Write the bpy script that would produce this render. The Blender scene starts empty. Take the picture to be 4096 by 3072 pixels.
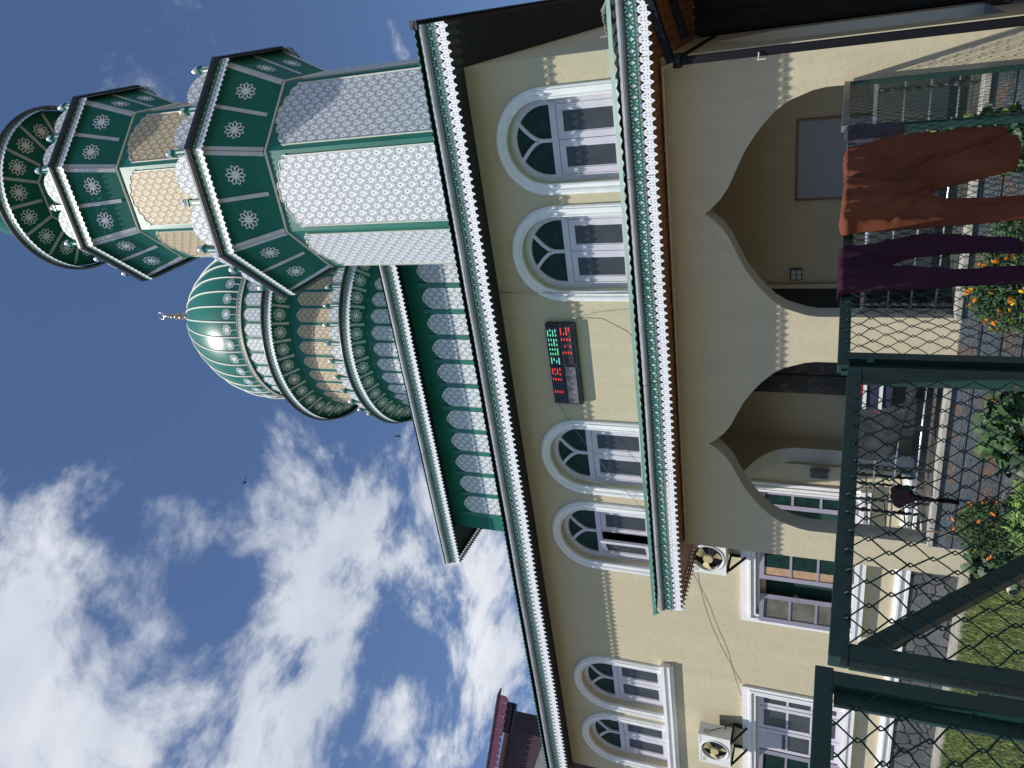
import bpy, math, random
from mathutils import Vector, Matrix, noise as mnoise
from mathutils.geometry import tessellate_polygon
random.seed(7)
PI=math.pi; R=math.radians
sin,cos=math.sin,math.cos
scene=bpy.context.scene
col=scene.collection
G=-1.86                       # ground level; the camera eye is the origin

# ------------------------------------------------------------------ camera
cam=bpy.data.cameras.new('camera'); cam.sensor_width=36; cam.lens=36*3062/4096
cam.clip_start=.05; cam.clip_end=3000
co=bpy.data.objects.new('camera',cam); col.objects.link(co); scene.camera=co
YW,PT,RL=R(28.38),R(22.66),R(2.79)
M=Matrix.Rotation(YW,3,'Z')@Matrix.Rotation(PT,3,'X')@Matrix(((1,0,0),(0,0,-1),(0,1,0)))@Matrix.Rotation(RL,3,'Z')
r_,u_,b_=M.col[0],M.col[1],M.col[2]
Mc=Matrix((-u_,r_,b_)).transposed()       # the photograph was taken with the phone on its side
co.matrix_world=Mc.to_4x4()

# ------------------------------------------------------------------ light
SUN=Vector((-.384,-1,1.87)).normalized()
EL=math.asin(SUN.z); AZ=math.atan2(SUN.x,SUN.y)
w=bpy.data.worlds.new('World'); scene.world=w; w.use_nodes=True
nt=w.node_tree; nt.nodes.clear()
def N(nt,t,**k):
    n=nt.nodes.new(t)
    for a,b in k.items(): setattr(n,a,b)
    return n
class G_:   # tiny node-maths helper
    def __init__(s,nt): s.nt=nt
    def m(s,op,a,b=None,c=None,clamp=False):
        n=N(s.nt,'ShaderNodeMath',operation=op); n.use_clamp=clamp
        for i,v in enumerate((a,b,c)):
            if v is None: continue
            if isinstance(v,(int,float)): n.inputs[i].default_value=v
            else: s.nt.links.new(v,n.inputs[i])
        return n.outputs[0]
    def link(s,a,b): s.nt.links.new(a,b)
    def ss(s,x,a,b):
        n=N(s.nt,'ShaderNodeMapRange',interpolation_type='SMOOTHSTEP'); n.inputs[1].default_value=a; n.inputs[2].default_value=b
        s.link(x,n.inputs[0]); return n.outputs[0]
    def mix(s,f,a,b):
        n=N(s.nt,'ShaderNodeMix',data_type='RGBA')
        for i,v in ((0,f),(6,a),(7,b)):
            if isinstance(v,(int,float)): n.inputs[i].default_value=v
            elif isinstance(v,(tuple,list)): n.inputs[i].default_value=(*v[:3],1)
            else: s.link(v,n.inputs[i])
        return n.outputs[2]
    def noise(s,vec,scale,detail=3,rough=.55,dist=0):
        n=N(s.nt,'ShaderNodeTexNoise'); n.inputs['Scale'].default_value=scale; n.inputs['Detail'].default_value=detail
        n.inputs['Roughness'].default_value=rough; n.inputs['Distortion'].default_value=dist
        if vec is not None: s.link(vec,n.inputs['Vector'])
        return n.outputs[0]
g=G_(nt)
out=N(nt,'ShaderNodeOutputWorld'); bg=N(nt,'ShaderNodeBackground')
SKY=.105
sky=N(nt,'ShaderNodeTexSky',sky_type='NISHITA'); sky.sun_disc=False; sky.sun_elevation=EL; sky.sun_rotation=AZ%(2*PI)
sky.altitude=1600; sky.air_density=1.0; sky.dust_density=.3; sky.ozone_density=2.0
tc=N(nt,'ShaderNodeTexCoord'); sp=N(nt,'ShaderNodeSeparateXYZ'); g.link(tc.outputs['Generated'],sp.inputs[0])
zc=g.m('ADD',g.m('MAXIMUM',sp.outputs[2],0.0),.18)
cb=N(nt,'ShaderNodeCombineXYZ'); g.link(g.m('DIVIDE',sp.outputs[0],zc),cb.inputs[0]); g.link(g.m('DIVIDE',sp.outputs[1],zc),cb.inputs[1]); cb.inputs[2].default_value=8.1
def dirm(d,a,b):
    n=N(nt,'ShaderNodeVectorMath',operation='DOT_PRODUCT'); g.link(tc.outputs['Generated'],n.inputs[0]); n.inputs[1].default_value=Vector(d).normalized()
    return g.ss(n.outputs['Value'],a,b)
CLB=g.noise(cb.outputs[0],3.0,8,.62,.35)
CLD=g.noise(cb.outputs[0],8.5,5,.62,.3)
CW=g.m('SUBTRACT',g.m('MULTIPLY',dirm(-r_,-.04,.28),.17),.09)
# cloud masses: (direction, angular radius in degrees, weight)
for d_,ra_,wt_ in [((-0.452, 0.4281, 0.7825), 9, 0.2), ((-0.5561, 0.4165, 0.7192), 10, 0.2), ((-0.594, 0.3049, 0.7445), 15, 0.18), ((-0.6754, 0.408, 0.6143), 9, 0.16), ((-0.5661, 0.5609, 0.6041), 6.5, 0.17), ((-0.6415, 0.5215, 0.5627), 6, 0.12), ((-0.6517, 0.5972, 0.4675), 8, 0.2), ((-0.7523, 0.5329, 0.3874), 7, 0.18), ((-0.4818, 0.586, 0.6515), 4, 0.12), ((-0.5176, 0.5892, 0.6204), 4, 0.1), ((-0.4925, 0.5096, 0.7055), 3, 0.1), ((0.0238, 0.6764, 0.7362), 7, 0.17), ((-0.3568, 0.5126, 0.781), 5, 0.08), ((-0.3549, 0.4497, 0.8197), 5, 0.12), ((0.0004, 0.867, 0.4982), 4, 0.1), ((-0.5608, 0.5072, 0.6544), 3.6, -0.2), ((-0.4371, 0.5408, 0.7186), 6, -0.08), ((-0.703, 0.4849, 0.5203), 3, -0.1), ((-0.6735, 0.6235, 0.3971), 2.5, -0.1)]:
    CW=g.m('ADD',CW,g.m('MULTIPLY',dirm(d_,cos(R(ra_*1.25)),1.0),wt_*.48))
dens=g.m('ADD',g.m('ADD',g.m('MULTIPLY_ADD',CLB,1.7,-.43),g.m('MULTIPLY',CLD,.34)),CW)
cm=g.ss(dens,.70,.97)
cshade=g.ss(g.noise(cb.outputs[0],2.6,5,.6,.3),.35,.7)
skyc=g.mix(1.0,sky.outputs[0],(0,0,0)); 
mul=N(nt,'ShaderNodeMix',data_type='RGBA',blend_type='MULTIPLY'); mul.inputs[0].default_value=1; g.link(sky.outputs[0],mul.inputs[6]); mul.inputs[7].default_value=(1.0,1.06,1.17,1)
cloud=g.mix(cshade,(5.6,6.1,7.0),(8.6,8.8,9.2))
fin=g.mix(g.m('MULTIPLY',cm,.93),mul.outputs[2],cloud)
g.link(fin,bg.inputs[0]); bg.inputs[1].default_value=SKY; g.link(bg.outputs[0],out.inputs[0])
sl=bpy.data.lights.new('sun','SUN'); sl.energy=4.6; sl.angle=R(.8); sl.color=(1,.955,.88)
so=bpy.data.objects.new('sun',sl); col.objects.link(so); so.rotation_euler=SUN.to_track_quat('Z','Y').to_euler(); so.location=(-10,-20,40)
vs=scene.view_settings; vs.view_transform='Standard'; vs.look='None'; vs.exposure=.02; vs.gamma=1

# ------------------------------------------------------------------ materials
MT={}
def mat(name,c,rough=.6,metal=0,spec=.5,bump=None,var=None,coat=0,uvbump=False,emit=None):
    """c base colour; var=(scale,amount) mottles it; bump=(scale,strength)"""
    m=bpy.data.materials.new(name); m.use_nodes=True; nt=m.node_tree; b=nt.nodes['Principled BSDF']; g=G_(nt)
    b.inputs['Base Color'].default_value=(*c,1); b.inputs['Roughness'].default_value=rough; b.inputs['Metallic'].default_value=metal
    b.inputs['Specular IOR Level'].default_value=spec; b.inputs['Coat Weight'].default_value=coat
    tc=N(nt,'ShaderNodeTexCoord')
    if var:
        n=g.noise(tc.outputs['Object'],var[0],5,.6); f=g.ss(n,.3,.7)
        lo=tuple(x*(1-var[1]) for x in c); hi=tuple(min(1,x*(1+var[1])) for x in c)
        g.link(g.mix(f,lo,hi),b.inputs['Base Color'])
    if bump:
        n=g.noise(tc.outputs['Object'],bump[0],5,.6); bp=N(nt,'ShaderNodeBump'); bp.inputs['Strength'].default_value=bump[1]; bp.inputs['Distance'].default_value=.02
        g.link(n,bp.inputs['Height']); g.link(bp.outputs[0],b.inputs['Normal'])
    if emit:
        b.inputs['Emission Color'].default_value=(*emit[:3],1); b.inputs['Emission Strength'].default_value=emit[3]
    MT[name]=m; return m
CREAM=(.575,.505,.350)
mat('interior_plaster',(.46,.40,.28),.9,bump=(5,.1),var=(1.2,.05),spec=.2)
mat('reveal_plaster',(.50,.50,.44),.85,bump=(14,.1),spec=.2)
mat('white_moulding',(.80,.80,.79),.55,bump=(30,.12),var=(6,.05))
mat('window_paint',(.60,.575,.635),.45,bump=(20,.06),var=(5,.06))
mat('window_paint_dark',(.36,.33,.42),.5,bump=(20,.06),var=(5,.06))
mat('frosted_glass',(.050,.058,.064),.3,spec=.4,var=(2.5,.18))
mat('green_glass',(.006,.034,.027),.45,spec=.22,bump=(90,.3),var=(9,.35))
mat('green_metal',(.018,.165,.118),.33,spec=.55,bump=(3.5,.06),var=(1.4,.12))
mat('green_metal_dark',(.010,.150,.108),.6,spec=.25,bump=(3.5,.06),var=(1.3,.10))
mat('dome_green',(.020,.17,.12),.30,spec=.6,bump=(2.2,.05),var=(1.1,.10))
mat('green_lattice',(.008,.145,.085),.6,spec=.25,var=(8,.12))
mat('white_metal',(.80,.82,.84),.4,var=(5,.04))
mat('lace_white',(.84,.86,.88),.45,var=(12,.03))
mat('strip_grey',(.55,.56,.58),.45,metal=.2,var=(5,.08))
mat('trim_ivory',(.72,.70,.60),.5)
mat('gutter_grey',(.27,.29,.31),.6,metal=0,var=(3,.16),bump=(6,.06))
mat('gutter_black',(.028,.028,.03),.4,var=(4,.3))
mat('roof_green',(.05,.18,.14),.45,var=(2,.15))
mat('roof_dark',(.030,.032,.034),.5,var=(3,.2))
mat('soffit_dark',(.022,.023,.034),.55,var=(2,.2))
mat('stainless',(.92,.93,.94),.30,metal=1)
mat('finial_metal',(.55,.50,.42),.22,metal=1,var=(14,.3))
mat('rust_cream',(.62,.53,.36),.6)
mat('fence_grey',(.20,.21,.19),.5,bump=(40,.15),var=(12,.3))
mat('wire_green',(.006,.036,.032),.5,spec=.3)
mat('black_steel',(.006,.007,.010),.6,spec=.2,bump=(30,.1))
mat('black_plastic',(.02,.024,.03),.4,var=(8,.2))
mat('screen_dark',(.016,.014,.018),.5)
mat('cable_black',(.015,.015,.015),.6); mat('cable_pale',(.45,.42,.34),.6); mat('cable_grey',(.2,.19,.17),.6)
mat('ac_white',(.76,.76,.72),.42,var=(4,.04),bump=(12,.04)); mat('fan_beige',(.50,.42,.20),.45); mat('ac_dark',(.012,.013,.016),.6)
mat('label_paper',(.5,.45,.33),.7)
mat('pvc_pipe',(.60,.56,.47),.5,var=(5,.1))
mat('rust_cloth',(.155,.052,.028),.9,bump=(160,.1),var=(3.2,.22),spec=.1)
mat('purple_cloth',(.045,.016,.033),.92,bump=(160,.1),var=(4,.15),spec=.1)
mat('grey_cloth',(.062,.058,.070),.9,bump=(160,.1),var=(6,.15),spec=.1)
mat('plaid_cloth',(.012,.006,.010),.92,var=(30,.4),spec=.1)
mat('navy_cloth',(.022,.026,.06),.9,var=(9,.15)); mat('red_cloth',(.30,.015,.02),.9); mat('white_cloth',(.7,.68,.68),.9)
mat('carpet_grey',(.055,.062,.066),1,bump=(60,.8),var=(9,.3),spec=.05)
mat('pale_floor',(.40,.38,.33),.6,var=(7,.2),bump=(10,.1))
mat('dusty_ground',(.165,.143,.108),.95,var=(.5,.2),bump=(8,.4))
mat('floor_dark',(.10,.10,.10),.35,var=(3,.3))
mat('concrete',(.30,.28,.24),.9,var=(4,.2),bump=(16,.4))
mat('soil',(.07,.05,.035),1,var=(6,.4),bump=(12,.7))
mat('maroon',(.115,.022,.045),.45,var=(2,.15)); mat('maroon_dark',(.05,.016,.022),.5,var=(2,.2)); mat('slate_roof',(.05,.062,.075),.6,var=(5,.25))
mat('bird_dark',(.02,.016,.014),.9)
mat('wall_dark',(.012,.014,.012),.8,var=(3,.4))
mat('whiteboard',(.27,.275,.30),.45); mat('copper_frame',(.16,.09,.05),.4,metal=.5)
mat('switch_dark',(.02,.035,.035),.5); mat('switch_white',(.4,.42,.38),.5)
mat('leaf_dark',(.030,.075,.020),.6,var=(14,.4)); mat('leaf_mid',(.050,.105,.022),.55,var=(14,.35)); mat('leaf_lime',(.15,.26,.03),.5,var=(14,.3))
mat('marigold_orange',(.85,.24,.008),.7,bump=(300,.6),var=(60,.3)); mat('marigold_yellow',(.85,.50,.01),.7,bump=(300,.6),var=(60,.3))
mat('dry_stem',(.25,.19,.11),.9)
mat('wall_reflection_pane',(.17,.165,.13),.3,spec=.4,var=(5,.3))  # pale tone paints the cream wall's reflection into the glass colour
mat('peach_wood',(.52,.33,.20),.5,var=(9,.15)); mat('curtain_green',(.008,.045,.032),.8)

def streaky(name,c,rough,sc=(2.2,2.2,.22),lo=.86,spec=.2,bump=.28,rust=None,rthr=.66,rsc=7):
    m=bpy.data.materials.new(name); m.use_nodes=True; MT[name]=m; nt=m.node_tree; g=G_(nt); b=nt.nodes['Principled BSDF']
    tc=N(nt,'ShaderNodeTexCoord'); mp=N(nt,'ShaderNodeMapping'); mp.inputs['Scale'].default_value=sc; g.link(tc.outputs['Object'],mp.inputs[0])
    a=g.noise(mp.outputs[0],2.5,6,.65,.4); p=g.noise(tc.outputs['Object'],.55,4,.6,.3); f=g.noise(tc.outputs['Object'],9,6,.62); cr=g.noise(tc.outputs['Object'],1.5,9,.75,2.0)
    cc=g.mix(g.ss(a,.38,.66),tuple(x*lo for x in c),c); cc=g.mix(g.m('MULTIPLY',g.ss(p,.45,.6),.5),cc,(c[0]*.93,c[1]*.94,c[2]*.90))
    crk=g.m('LESS_THAN',g.m('ABSOLUTE',g.m('SUBTRACT',cr,.5)),.0035); cc=g.mix(g.m('MULTIPLY',crk,.25),cc,tuple(x*.55 for x in c))
    if rust:
        r_n=g.noise(tc.outputs['Object'],rsc,6,.7,.6); cc=g.mix(g.ss(r_n,rthr,rthr+.03),cc,rust)
    g.link(cc,b.inputs['Base Color']); b.inputs['Roughness'].default_value=rough; b.inputs['Specular IOR Level'].default_value=spec
    bp=N(nt,'ShaderNodeBump'); bp.inputs['Strength'].default_value=bump; bp.inputs['Distance'].default_value=.02; g.link(g.m('SUBTRACT',f,g.m('MULTIPLY',crk,.3)),bp.inputs['Height']); g.link(bp.outputs[0],b.inputs['Normal'])
streaky('render_cream',CREAM,.85,lo=.94)
streaky('fence_green',(.011,.050,.042),.45,sc=(9,9,2),lo=.7,spec=.45,bump=.25,rust=(.13,.055,.03),rthr=.67,rsc=11)
def shader(name): 
    m=bpy.data.materials.new(name); m.use_nodes=True; MT[name]=m
    return m.node_tree, G_(m.node_tree), m.node_tree.nodes['Principled BSDF']
# perforated fan lattice: pattern over UVs in metres
def fan_material(name,cw,ch,cell=.2,rough=.55):
    nt,g,b=shader(name); tc=N(nt,'ShaderNodeTexCoord'); s=N(nt,'ShaderNodeSeparateXYZ'); g.link(tc.outputs['UV'],s.inputs[0])
    def grid(ox,oy):
        u=g.m('SUBTRACT',g.m('FRACT',g.m('ADD',g.m('DIVIDE',s.outputs[0],cell),ox)),.5)
        v=g.m('SUBTRACT',g.m('FRACT',g.m('ADD',g.m('DIVIDE',s.outputs[1],cell),oy)),.34)
        r=g.m('SQRT',g.m('ADD',g.m('MULTIPLY',u,u),g.m('MULTIPLY',v,v)))
        th=g.m('ARCTAN2',v,u)
        k=g.m('ABSOLUTE',g.m('SUBTRACT',g.m('FRACT',g.m('ADD',g.m('MULTIPLY',th,10/PI),.5)),.5))
        wd=g.m('ADD',g.m('MULTIPLY',g.m('SUBTRACT',r,.20),.20),.17)
        pet=g.m('MULTIPLY',g.m('LESS_THAN',k,wd),g.m('MULTIPLY',g.m('GREATER_THAN',r,.20),g.m('LESS_THAN',r,.47)))
        pet=g.m('MULTIPLY',pet,g.m('GREATER_THAN',g.m('ADD',v,.14),g.m('MULTIPLY',g.m('ABSOLUTE',u),.0)))
        eye=g.m('LESS_THAN',g.m('ADD',g.m('MULTIPLY',g.m('ABSOLUTE',u),1.5),g.m('ABSOLUTE',v)),.10)
        return g.m('MAXIMUM',pet,eye)
    mk=g.m('MAXIMUM',grid(0,0),grid(.5,.5),clamp=True)
    g.link(g.mix(mk,cw,ch),b.inputs['Base Color']); b.inputs['Roughness'].default_value=rough
    bp=N(nt,'ShaderNodeBump'); bp.inputs['Strength'].default_value=.5; bp.inputs['Distance'].default_value=.004; g.link(g.m('SUBTRACT',1,mk),bp.inputs['Height']); g.link(bp.outputs[0],b.inputs['Normal'])
fan_material('lattice_white',(.82,.84,.87),(.03,.07,.075))
fan_material('lattice_cream',(.74,.60,.38),(.06,.055,.045))
# slate cladding
nt,g,b=shader('slate_tiles'); tc=N(nt,'ShaderNodeTexCoord')
n1=g.noise(tc.outputs['Object'],5.5,4,.6,.6); n2=g.noise(tc.outputs['Object'],22,6,.7,1.5)
c1=g.mix(g.ss(n1,.50,.60),(.12,.145,.165),(.24,.15,.10)); c2=g.mix(g.ss(n2,.30,.6),(.08,.095,.11),c1)
g.link(c2,b.inputs['Base Color']); b.inputs['Roughness'].default_value=.5
bp=N(nt,'ShaderNodeBump'); bp.inputs['Strength'].default_value=.9; bp.inputs['Distance'].default_value=.02; g.link(n2,bp.inputs['Height']); g.link(bp.outputs[0],b.inputs['Normal'])
nt,g,b=shader('slate_ridge'); tc=N(nt,'ShaderNodeTexCoord'); mp=N(nt,'ShaderNodeMapping'); mp.inputs['Scale'].default_value=(4,14,46); g.link(tc.outputs['Object'],mp.inputs[0])
n1=g.noise(mp.outputs[0],1.6,4,.7,1.2); g.link(g.mix(g.ss(n1,.35,.7),(.07,.08,.09),(.20,.22,.235)),b.inputs['Base Color']); b.inputs['Roughness'].default_value=.5
bp=N(nt,'ShaderNodeBump'); bp.inputs['Strength'].default_value=1; bp.inputs['Distance'].default_value=.03; g.link(n1,bp.inputs['Height']); g.link(bp.outputs[0],b.inputs['Normal'])
# crazy-paved stone plinth
nt,g,b=shader('stone_plinth'); tc=N(nt,'ShaderNodeTexCoord')
dn=N(nt,'ShaderNodeTexNoise'); dn.inputs['Scale'].default_value=3; g.link(tc.outputs['Object'],dn.inputs['Vector'])
va=N(nt,'ShaderNodeVectorMath',operation='MULTIPLY_ADD'); g.link(dn.outputs['Color'],va.inputs[0]); va.inputs[1].default_value=(.25,.25,.25); g.link(tc.outputs['Object'],va.inputs[2])
vo=N(nt,'ShaderNodeTexVoronoi',feature='DISTANCE_TO_EDGE'); vo.inputs['Scale'].default_value=4.2; g.link(va.outputs[0],vo.inputs['Vector'])
vc=N(nt,'ShaderNodeTexVoronoi'); vc.inputs['Scale'].default_value=4.2; g.link(va.outputs[0],vc.inputs['Vector'])
sc=N(nt,'ShaderNodeSeparateColor'); g.link(vc.outputs['Color'],sc.inputs[0])
jt=g.ss(vo.outputs[0],.02,.06); nn=g.noise(tc.outputs['Object'],14,6,.7)
stc=g.mix(sc.outputs[0],(.075,.078,.082),(.17,.175,.18)); stc=g.mix(g.m('MULTIPLY',nn,.6),stc,(.05,.05,.053))
g.link(g.mix(jt,(.012,.012,.014),stc),b.inputs['Base Color']); b.inputs['Roughness'].default_value=.65
bp=N(nt,'ShaderNodeBump'); bp.inputs['Strength'].default_value=1; bp.inputs['Distance'].default_value=.05; g.link(g.m('ADD',jt,g.m('MULTIPLY',nn,.5)),bp.inputs['Height']); g.link(bp.outputs[0],b.inputs['Normal'])
# black marbled stone in the veranda
nt,g,b=shader('dark_marble'); tc=N(nt,'ShaderNodeTexCoord'); n1=g.noise(tc.outputs['Object'],3.5,6,.7,2.5)
g.link(g.mix(g.ss(n1,.52,.68),(.010,.010,.012),(.14,.085,.05)),b.inputs['Base Color']); b.inputs['Roughness'].default_value=.3
# timber soffit boards
nt,g,b=shader('soffit_wood'); tc=N(nt,'ShaderNodeTexCoord'); mp=N(nt,'ShaderNodeMapping'); mp.inputs['Scale'].default_value=(9,1.0,9); g.link(tc.outputs['Object'],mp.inputs[0])
n1=g.noise(mp.outputs[0],4,5,.6,.8); wv=N(nt,'ShaderNodeTexWave'); wv.inputs['Scale'].default_value=2.6; g.link(tc.outputs['Object'],wv.inputs[0])
g.link(g.mix(g.ss(n1,.3,.7),(.16,.062,.024),(.36,.16,.065)),b.inputs['Base Color']); b.inputs['Roughness'].default_value=.5
# ground
nt,g,b=shader('lawn_ground'); tc=N(nt,'ShaderNodeTexCoord'); n1=g.noise(tc.outputs['Object'],2.3,5,.65); n2=g.noise(tc.outputs['Object'],45,4,.7)
cc=g.mix(g.ss(n1,.4,.68),(.055,.085,.020),(.14,.13,.055)); g.link(g.mix(g.m('MULTIPLY',n2,.8),cc,(.03,.04,.012)),b.inputs['Base Color']); b.inputs['Roughness'].default_value=1
bp=N(nt,'ShaderNodeBump'); bp.inputs['Strength'].default_value=1; bp.inputs['Distance'].default_value=.04; g.link(n2,bp.inputs['Height']); g.link(bp.outputs[0],b.inputs['Normal'])
nt,g,b=shader('grass_blade'); oi=N(nt,'ShaderNodeTexCoord'); n1=g.noise(oi.outputs['Object'],3.0,4,.65); n2=g.noise(oi.outputs['Object'],60,2,.5)
c1=g.mix(g.ss(n1,.42,.72),(.11,.20,.030),(.22,.23,.08)); g.link(g.mix(g.ss(n2,.40,.75),c1,(.30,.33,.11)),b.inputs['Base Color']); b.inputs['Roughness'].default_value=.7
# speckled dead LED matrix
nt,g,b=shader('led_speckle'); tc=N(nt,'ShaderNodeTexCoord'); vo=N(nt,'ShaderNodeTexVoronoi'); vo.inputs['Scale'].default_value=120; vo.inputs['Randomness'].default_value=.25; g.link(tc.outputs['Object'],vo.inputs['Vector'])
n1=g.noise(tc.outputs['Object'],11,2,.5); f=g.m('MULTIPLY',g.m('LESS_THAN',vo.outputs['Distance'],.33),g.ss(n1,.2,.8))
b.inputs['Base Color'].default_value=(.09,.09,.1,1); g.link(g.mix(.45,vo.outputs['Color'],(.6,.6,.65)),b.inputs['Emission Color']); g.link(g.m('MULTIPLY',f,.55),b.inputs['Emission Strength'])
mat('led_red',(.2,.01,.01),.5,emit=(1,.06,.05,1.0)); mat('led_green',(.02,.2,.1),.5,emit=(.15,1,.35,.9)); mat('led_cyan',(.02,.2,.2),.5,emit=(.2,.9,.9,.9))

# ------------------------------------------------------------------ mesh helpers
class MB:
    def __init__(s): s.v=[];s.f=[];s.m=[];s.uv=[];s.hasuv=False
    def add(s,vs,fs,mi=0,uv=None):
        o=len(s.v); s.v+= [tuple(p) for p in vs]
        for f in fs:
            s.f.append([i+o for i in f]); s.m.append(mi)
            if uv is not None: s.uv+= [uv[i] for i in f]; s.hasuv=True
            else: s.uv+= [(0,0)]*len(f)
    def box(s,x0,y0,z0,x1,y1,z1,mi=0,T=None):
        p=[Vector((x,y,z)) for x in (x0,x1) for y in (y0,y1) for z in (z0,z1)]
        if T is not None: p=[T@q for q in p]
        s.add(p,[(0,1,3,2),(4,6,7,5),(0,4,5,1),(2,3,7,6),(0,2,6,4),(1,5,7,3)],mi)
    def quad(s,a,b,c,d,mi=0,uv=None): s.add([a,b,c,d],[(0,1,2,3)],mi,uv)
    def bar(s,a,b,w,h=None,mi=0,up=(0,0,1)):
        a=Vector(a);b=Vector(b);d=(b-a);L=d.length;d/=L;h=h or w
        up=Vector(up)
        if abs(d.dot(up))>.97: up=Vector((1,0,0)) if abs(d.x)<.9 else Vector((0,1,0))
        x=d.cross(up).normalized(); y=x.cross(d)
        p=[]
        for q in (a,b):
            for i,j in ((-1,-1),(1,-1),(1,1),(-1,1)): p.append(q+x*(w/2*i)+y*(h/2*j))
        s.add(p,[(3,2,1,0),(4,5,6,7),(0,1,5,4),(1,2,6,5),(2,3,7,6),(3,0,4,7)],mi)
    def tube(s,pts,r,n=6,mi=0,closed=False):
        pts=[Vector(p) for p in pts]; k=len(pts); vs=[];fs=[]
        rr=r if isinstance(r,(list,tuple)) else [r]*k
        prev=None
        for i,p in enumerate(pts):
            if closed: d=pts[(i+1)%k]-pts[i-1]
            else: d=pts[min(i+1,k-1)]-pts[max(i-1,0)]
            if d.length<1e-9: d=Vector((0,0,1))
            d.normalize()
            if prev is None:
                a=Vector((0,0,1)) if abs(d.z)<.9 else Vector((1,0,0)); x=d.cross(a).normalized()
            else: x=(prev-d*prev.dot(d)); x=x.normalized() if x.length>1e-6 else d.orthogonal().normalized()
            prev=x; y=d.cross(x)
            for j in range(n):
                t=2*PI*j/n; vs.append(p+(x*cos(t)+y*sin(t))*rr[i])
        for i in range(k if closed else k-1):
            for j in range(n):
                a=i*n+j;b=i*n+(j+1)%n;c=((i+1)%k)*n+(j+1)%n;d=((i+1)%k)*n+j; fs.append((a,b,c,d))
        if not closed: fs.append(tuple(range(n-1,-1,-1))); fs.append(tuple((k-1)*n+j for j in range(n)))
        s.add(vs,fs,mi)
    def lathe(s,prof,c=(0,0),n=24,mi=0,a0=0,a1=2*PI):
        """prof list of (r,z)"""
        vs=[];fs=[];full=abs(a1-a0-2*PI)<1e-6; m=n if full else n+1
        for r,z in prof:
            for j in range(m):
                t=a0+(a1-a0)*j/n; vs.append((c[0]+r*cos(t),c[1]+r*sin(t),z))
        for i in range(len(prof)-1):
            for j in range(n):
                a=i*m+j;b=i*m+(j+1)%m;fs.append((a,b,b+m,a+m))
        s.add(vs,fs,mi)
    def sheet(s,loops,fn,mi=0,uvfn=None):
        flat=[p for l in loops for p in l]
        tr=tessellate_polygon([[Vector((p[0],p[1],0)) for p in l] for l in loops])
        vs=[fn(*p) for p in flat]; s.add(vs,[tuple(t) for t in tr],mi,[uvfn(*p) for p in flat] if uvfn else None)
    def build(s,name,mats,parent=None,local=False,smooth=False):
        me=bpy.data.meshes.new(name); me.from_pydata(s.v,[],s.f); 
        if isinstance(mats,str): mats=[mats]
        for m in mats: me.materials.append(MT[m])
        me.polygons.foreach_set('material_index',s.m)
        if s.hasuv:
            ul=me.uv_layers.new(name='UVMap'); ul.data.foreach_set('uv',[c for p in s.uv for c in p])
        if smooth: me.polygons.foreach_set('use_smooth',[True]*len(me.polygons))
        me.update()
        o=bpy.data.objects.new(name,me); col.objects.link(o)
        if parent is not None:
            o.parent=parent
            if not local and parent.parent is None and parent.type=='EMPTY': o.location=-parent.location
        return o
def tag(o,label=None,cat=None,group=None,kind=None):
    for k,v in (('label',label),('category',cat),('group',group),('kind',kind)):
        if v: o[k]=v
    return o
def thing(name,label,cat,loc=(0,0,0),group=None,rz=0):
    o=bpy.data.objects.new(name,None); col.objects.link(o); o.location=loc; o.rotation_euler=(0,0,rz); o.empty_display_size=.2
    return tag(o,label,cat,group)
def copy_tree(o,parent=None,first=True):
    c=o.copy(); col.objects.link(c); c.parent=parent
    for ch in list(o.children): copy_tree(ch,c,False)
    return c
def bev(o,wd=.01,seg=2):
    m=o.modifiers.new('bevel','BEVEL'); m.width=wd; m.segments=seg; m.limit_method='ANGLE'; return o

# ------------------------------------------------------------------ ornament tiles
def mirror(h): return [(1-u,v) for u,v in reversed(h)]
lace_outer=[(0,0),(1,0),(1,.80),(.93,.765),(.83,.775),(.73,.83),(.65,.915),(.58,.975),(.5,1),(.42,.975),(.35,.915),(.27,.83),(.17,.775),(.07,.765),(0,.80)]
h1=[(.5,.26),(.74,.13),(.80,.16),(.60,.38),(.5,.44),(.40,.38),(.20,.16),(.26,.13)]
h2=[(.07,.33),(.13,.36),(.23,.49),(.20,.52),(.11,.46)]
h3=[(.13,.61),(.20,.615),(.27,.655),(.27,.69),(.21,.665),(.13,.65)]
h4=[(.5,.75),(.555,.80),(.5,.85),(.445,.80)]
h5=[(.36,.56),(.42,.54),(.44,.64),(.39,.66)]
LACE=[lace_outer,h1,h2,mirror(h2),h3,mirror(h3),h4]
dia=[(.5,.10),(.57,.30),(.72,.5),(.57,.70),(.5,.90),(.43,.70),(.28,.5),(.43,.30)]
lf=[(.04,.42),(.05,.27),(.13,.14),(.32,.09),(.28,.22),(.17,.36)]
lfb=[(u,1-v) for u,v in reversed(lf)]
BAND=[[(0,0),(1,0),(1,1),(0,1)],dia,lf,lfb,mirror(lf),mirror(lfb)]
def pretess(loops):
    flat=[p for l in loops for p in l]
    tr=[tuple(t) for t in tessellate_polygon([[Vector((p[0],p[1],0)) for p in l] for l in loops])]
    return flat,tr
LACE_T=pretess(LACE); BAND_T=pretess(BAND)
def tiles(mb,T,n,fn,mi=0):
    """fn(s in 0..n, v) -> point"""
    flat,tr=T
    for i in range(n): mb.add([fn(i+u,v) for u,v in flat],tr,mi)

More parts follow.
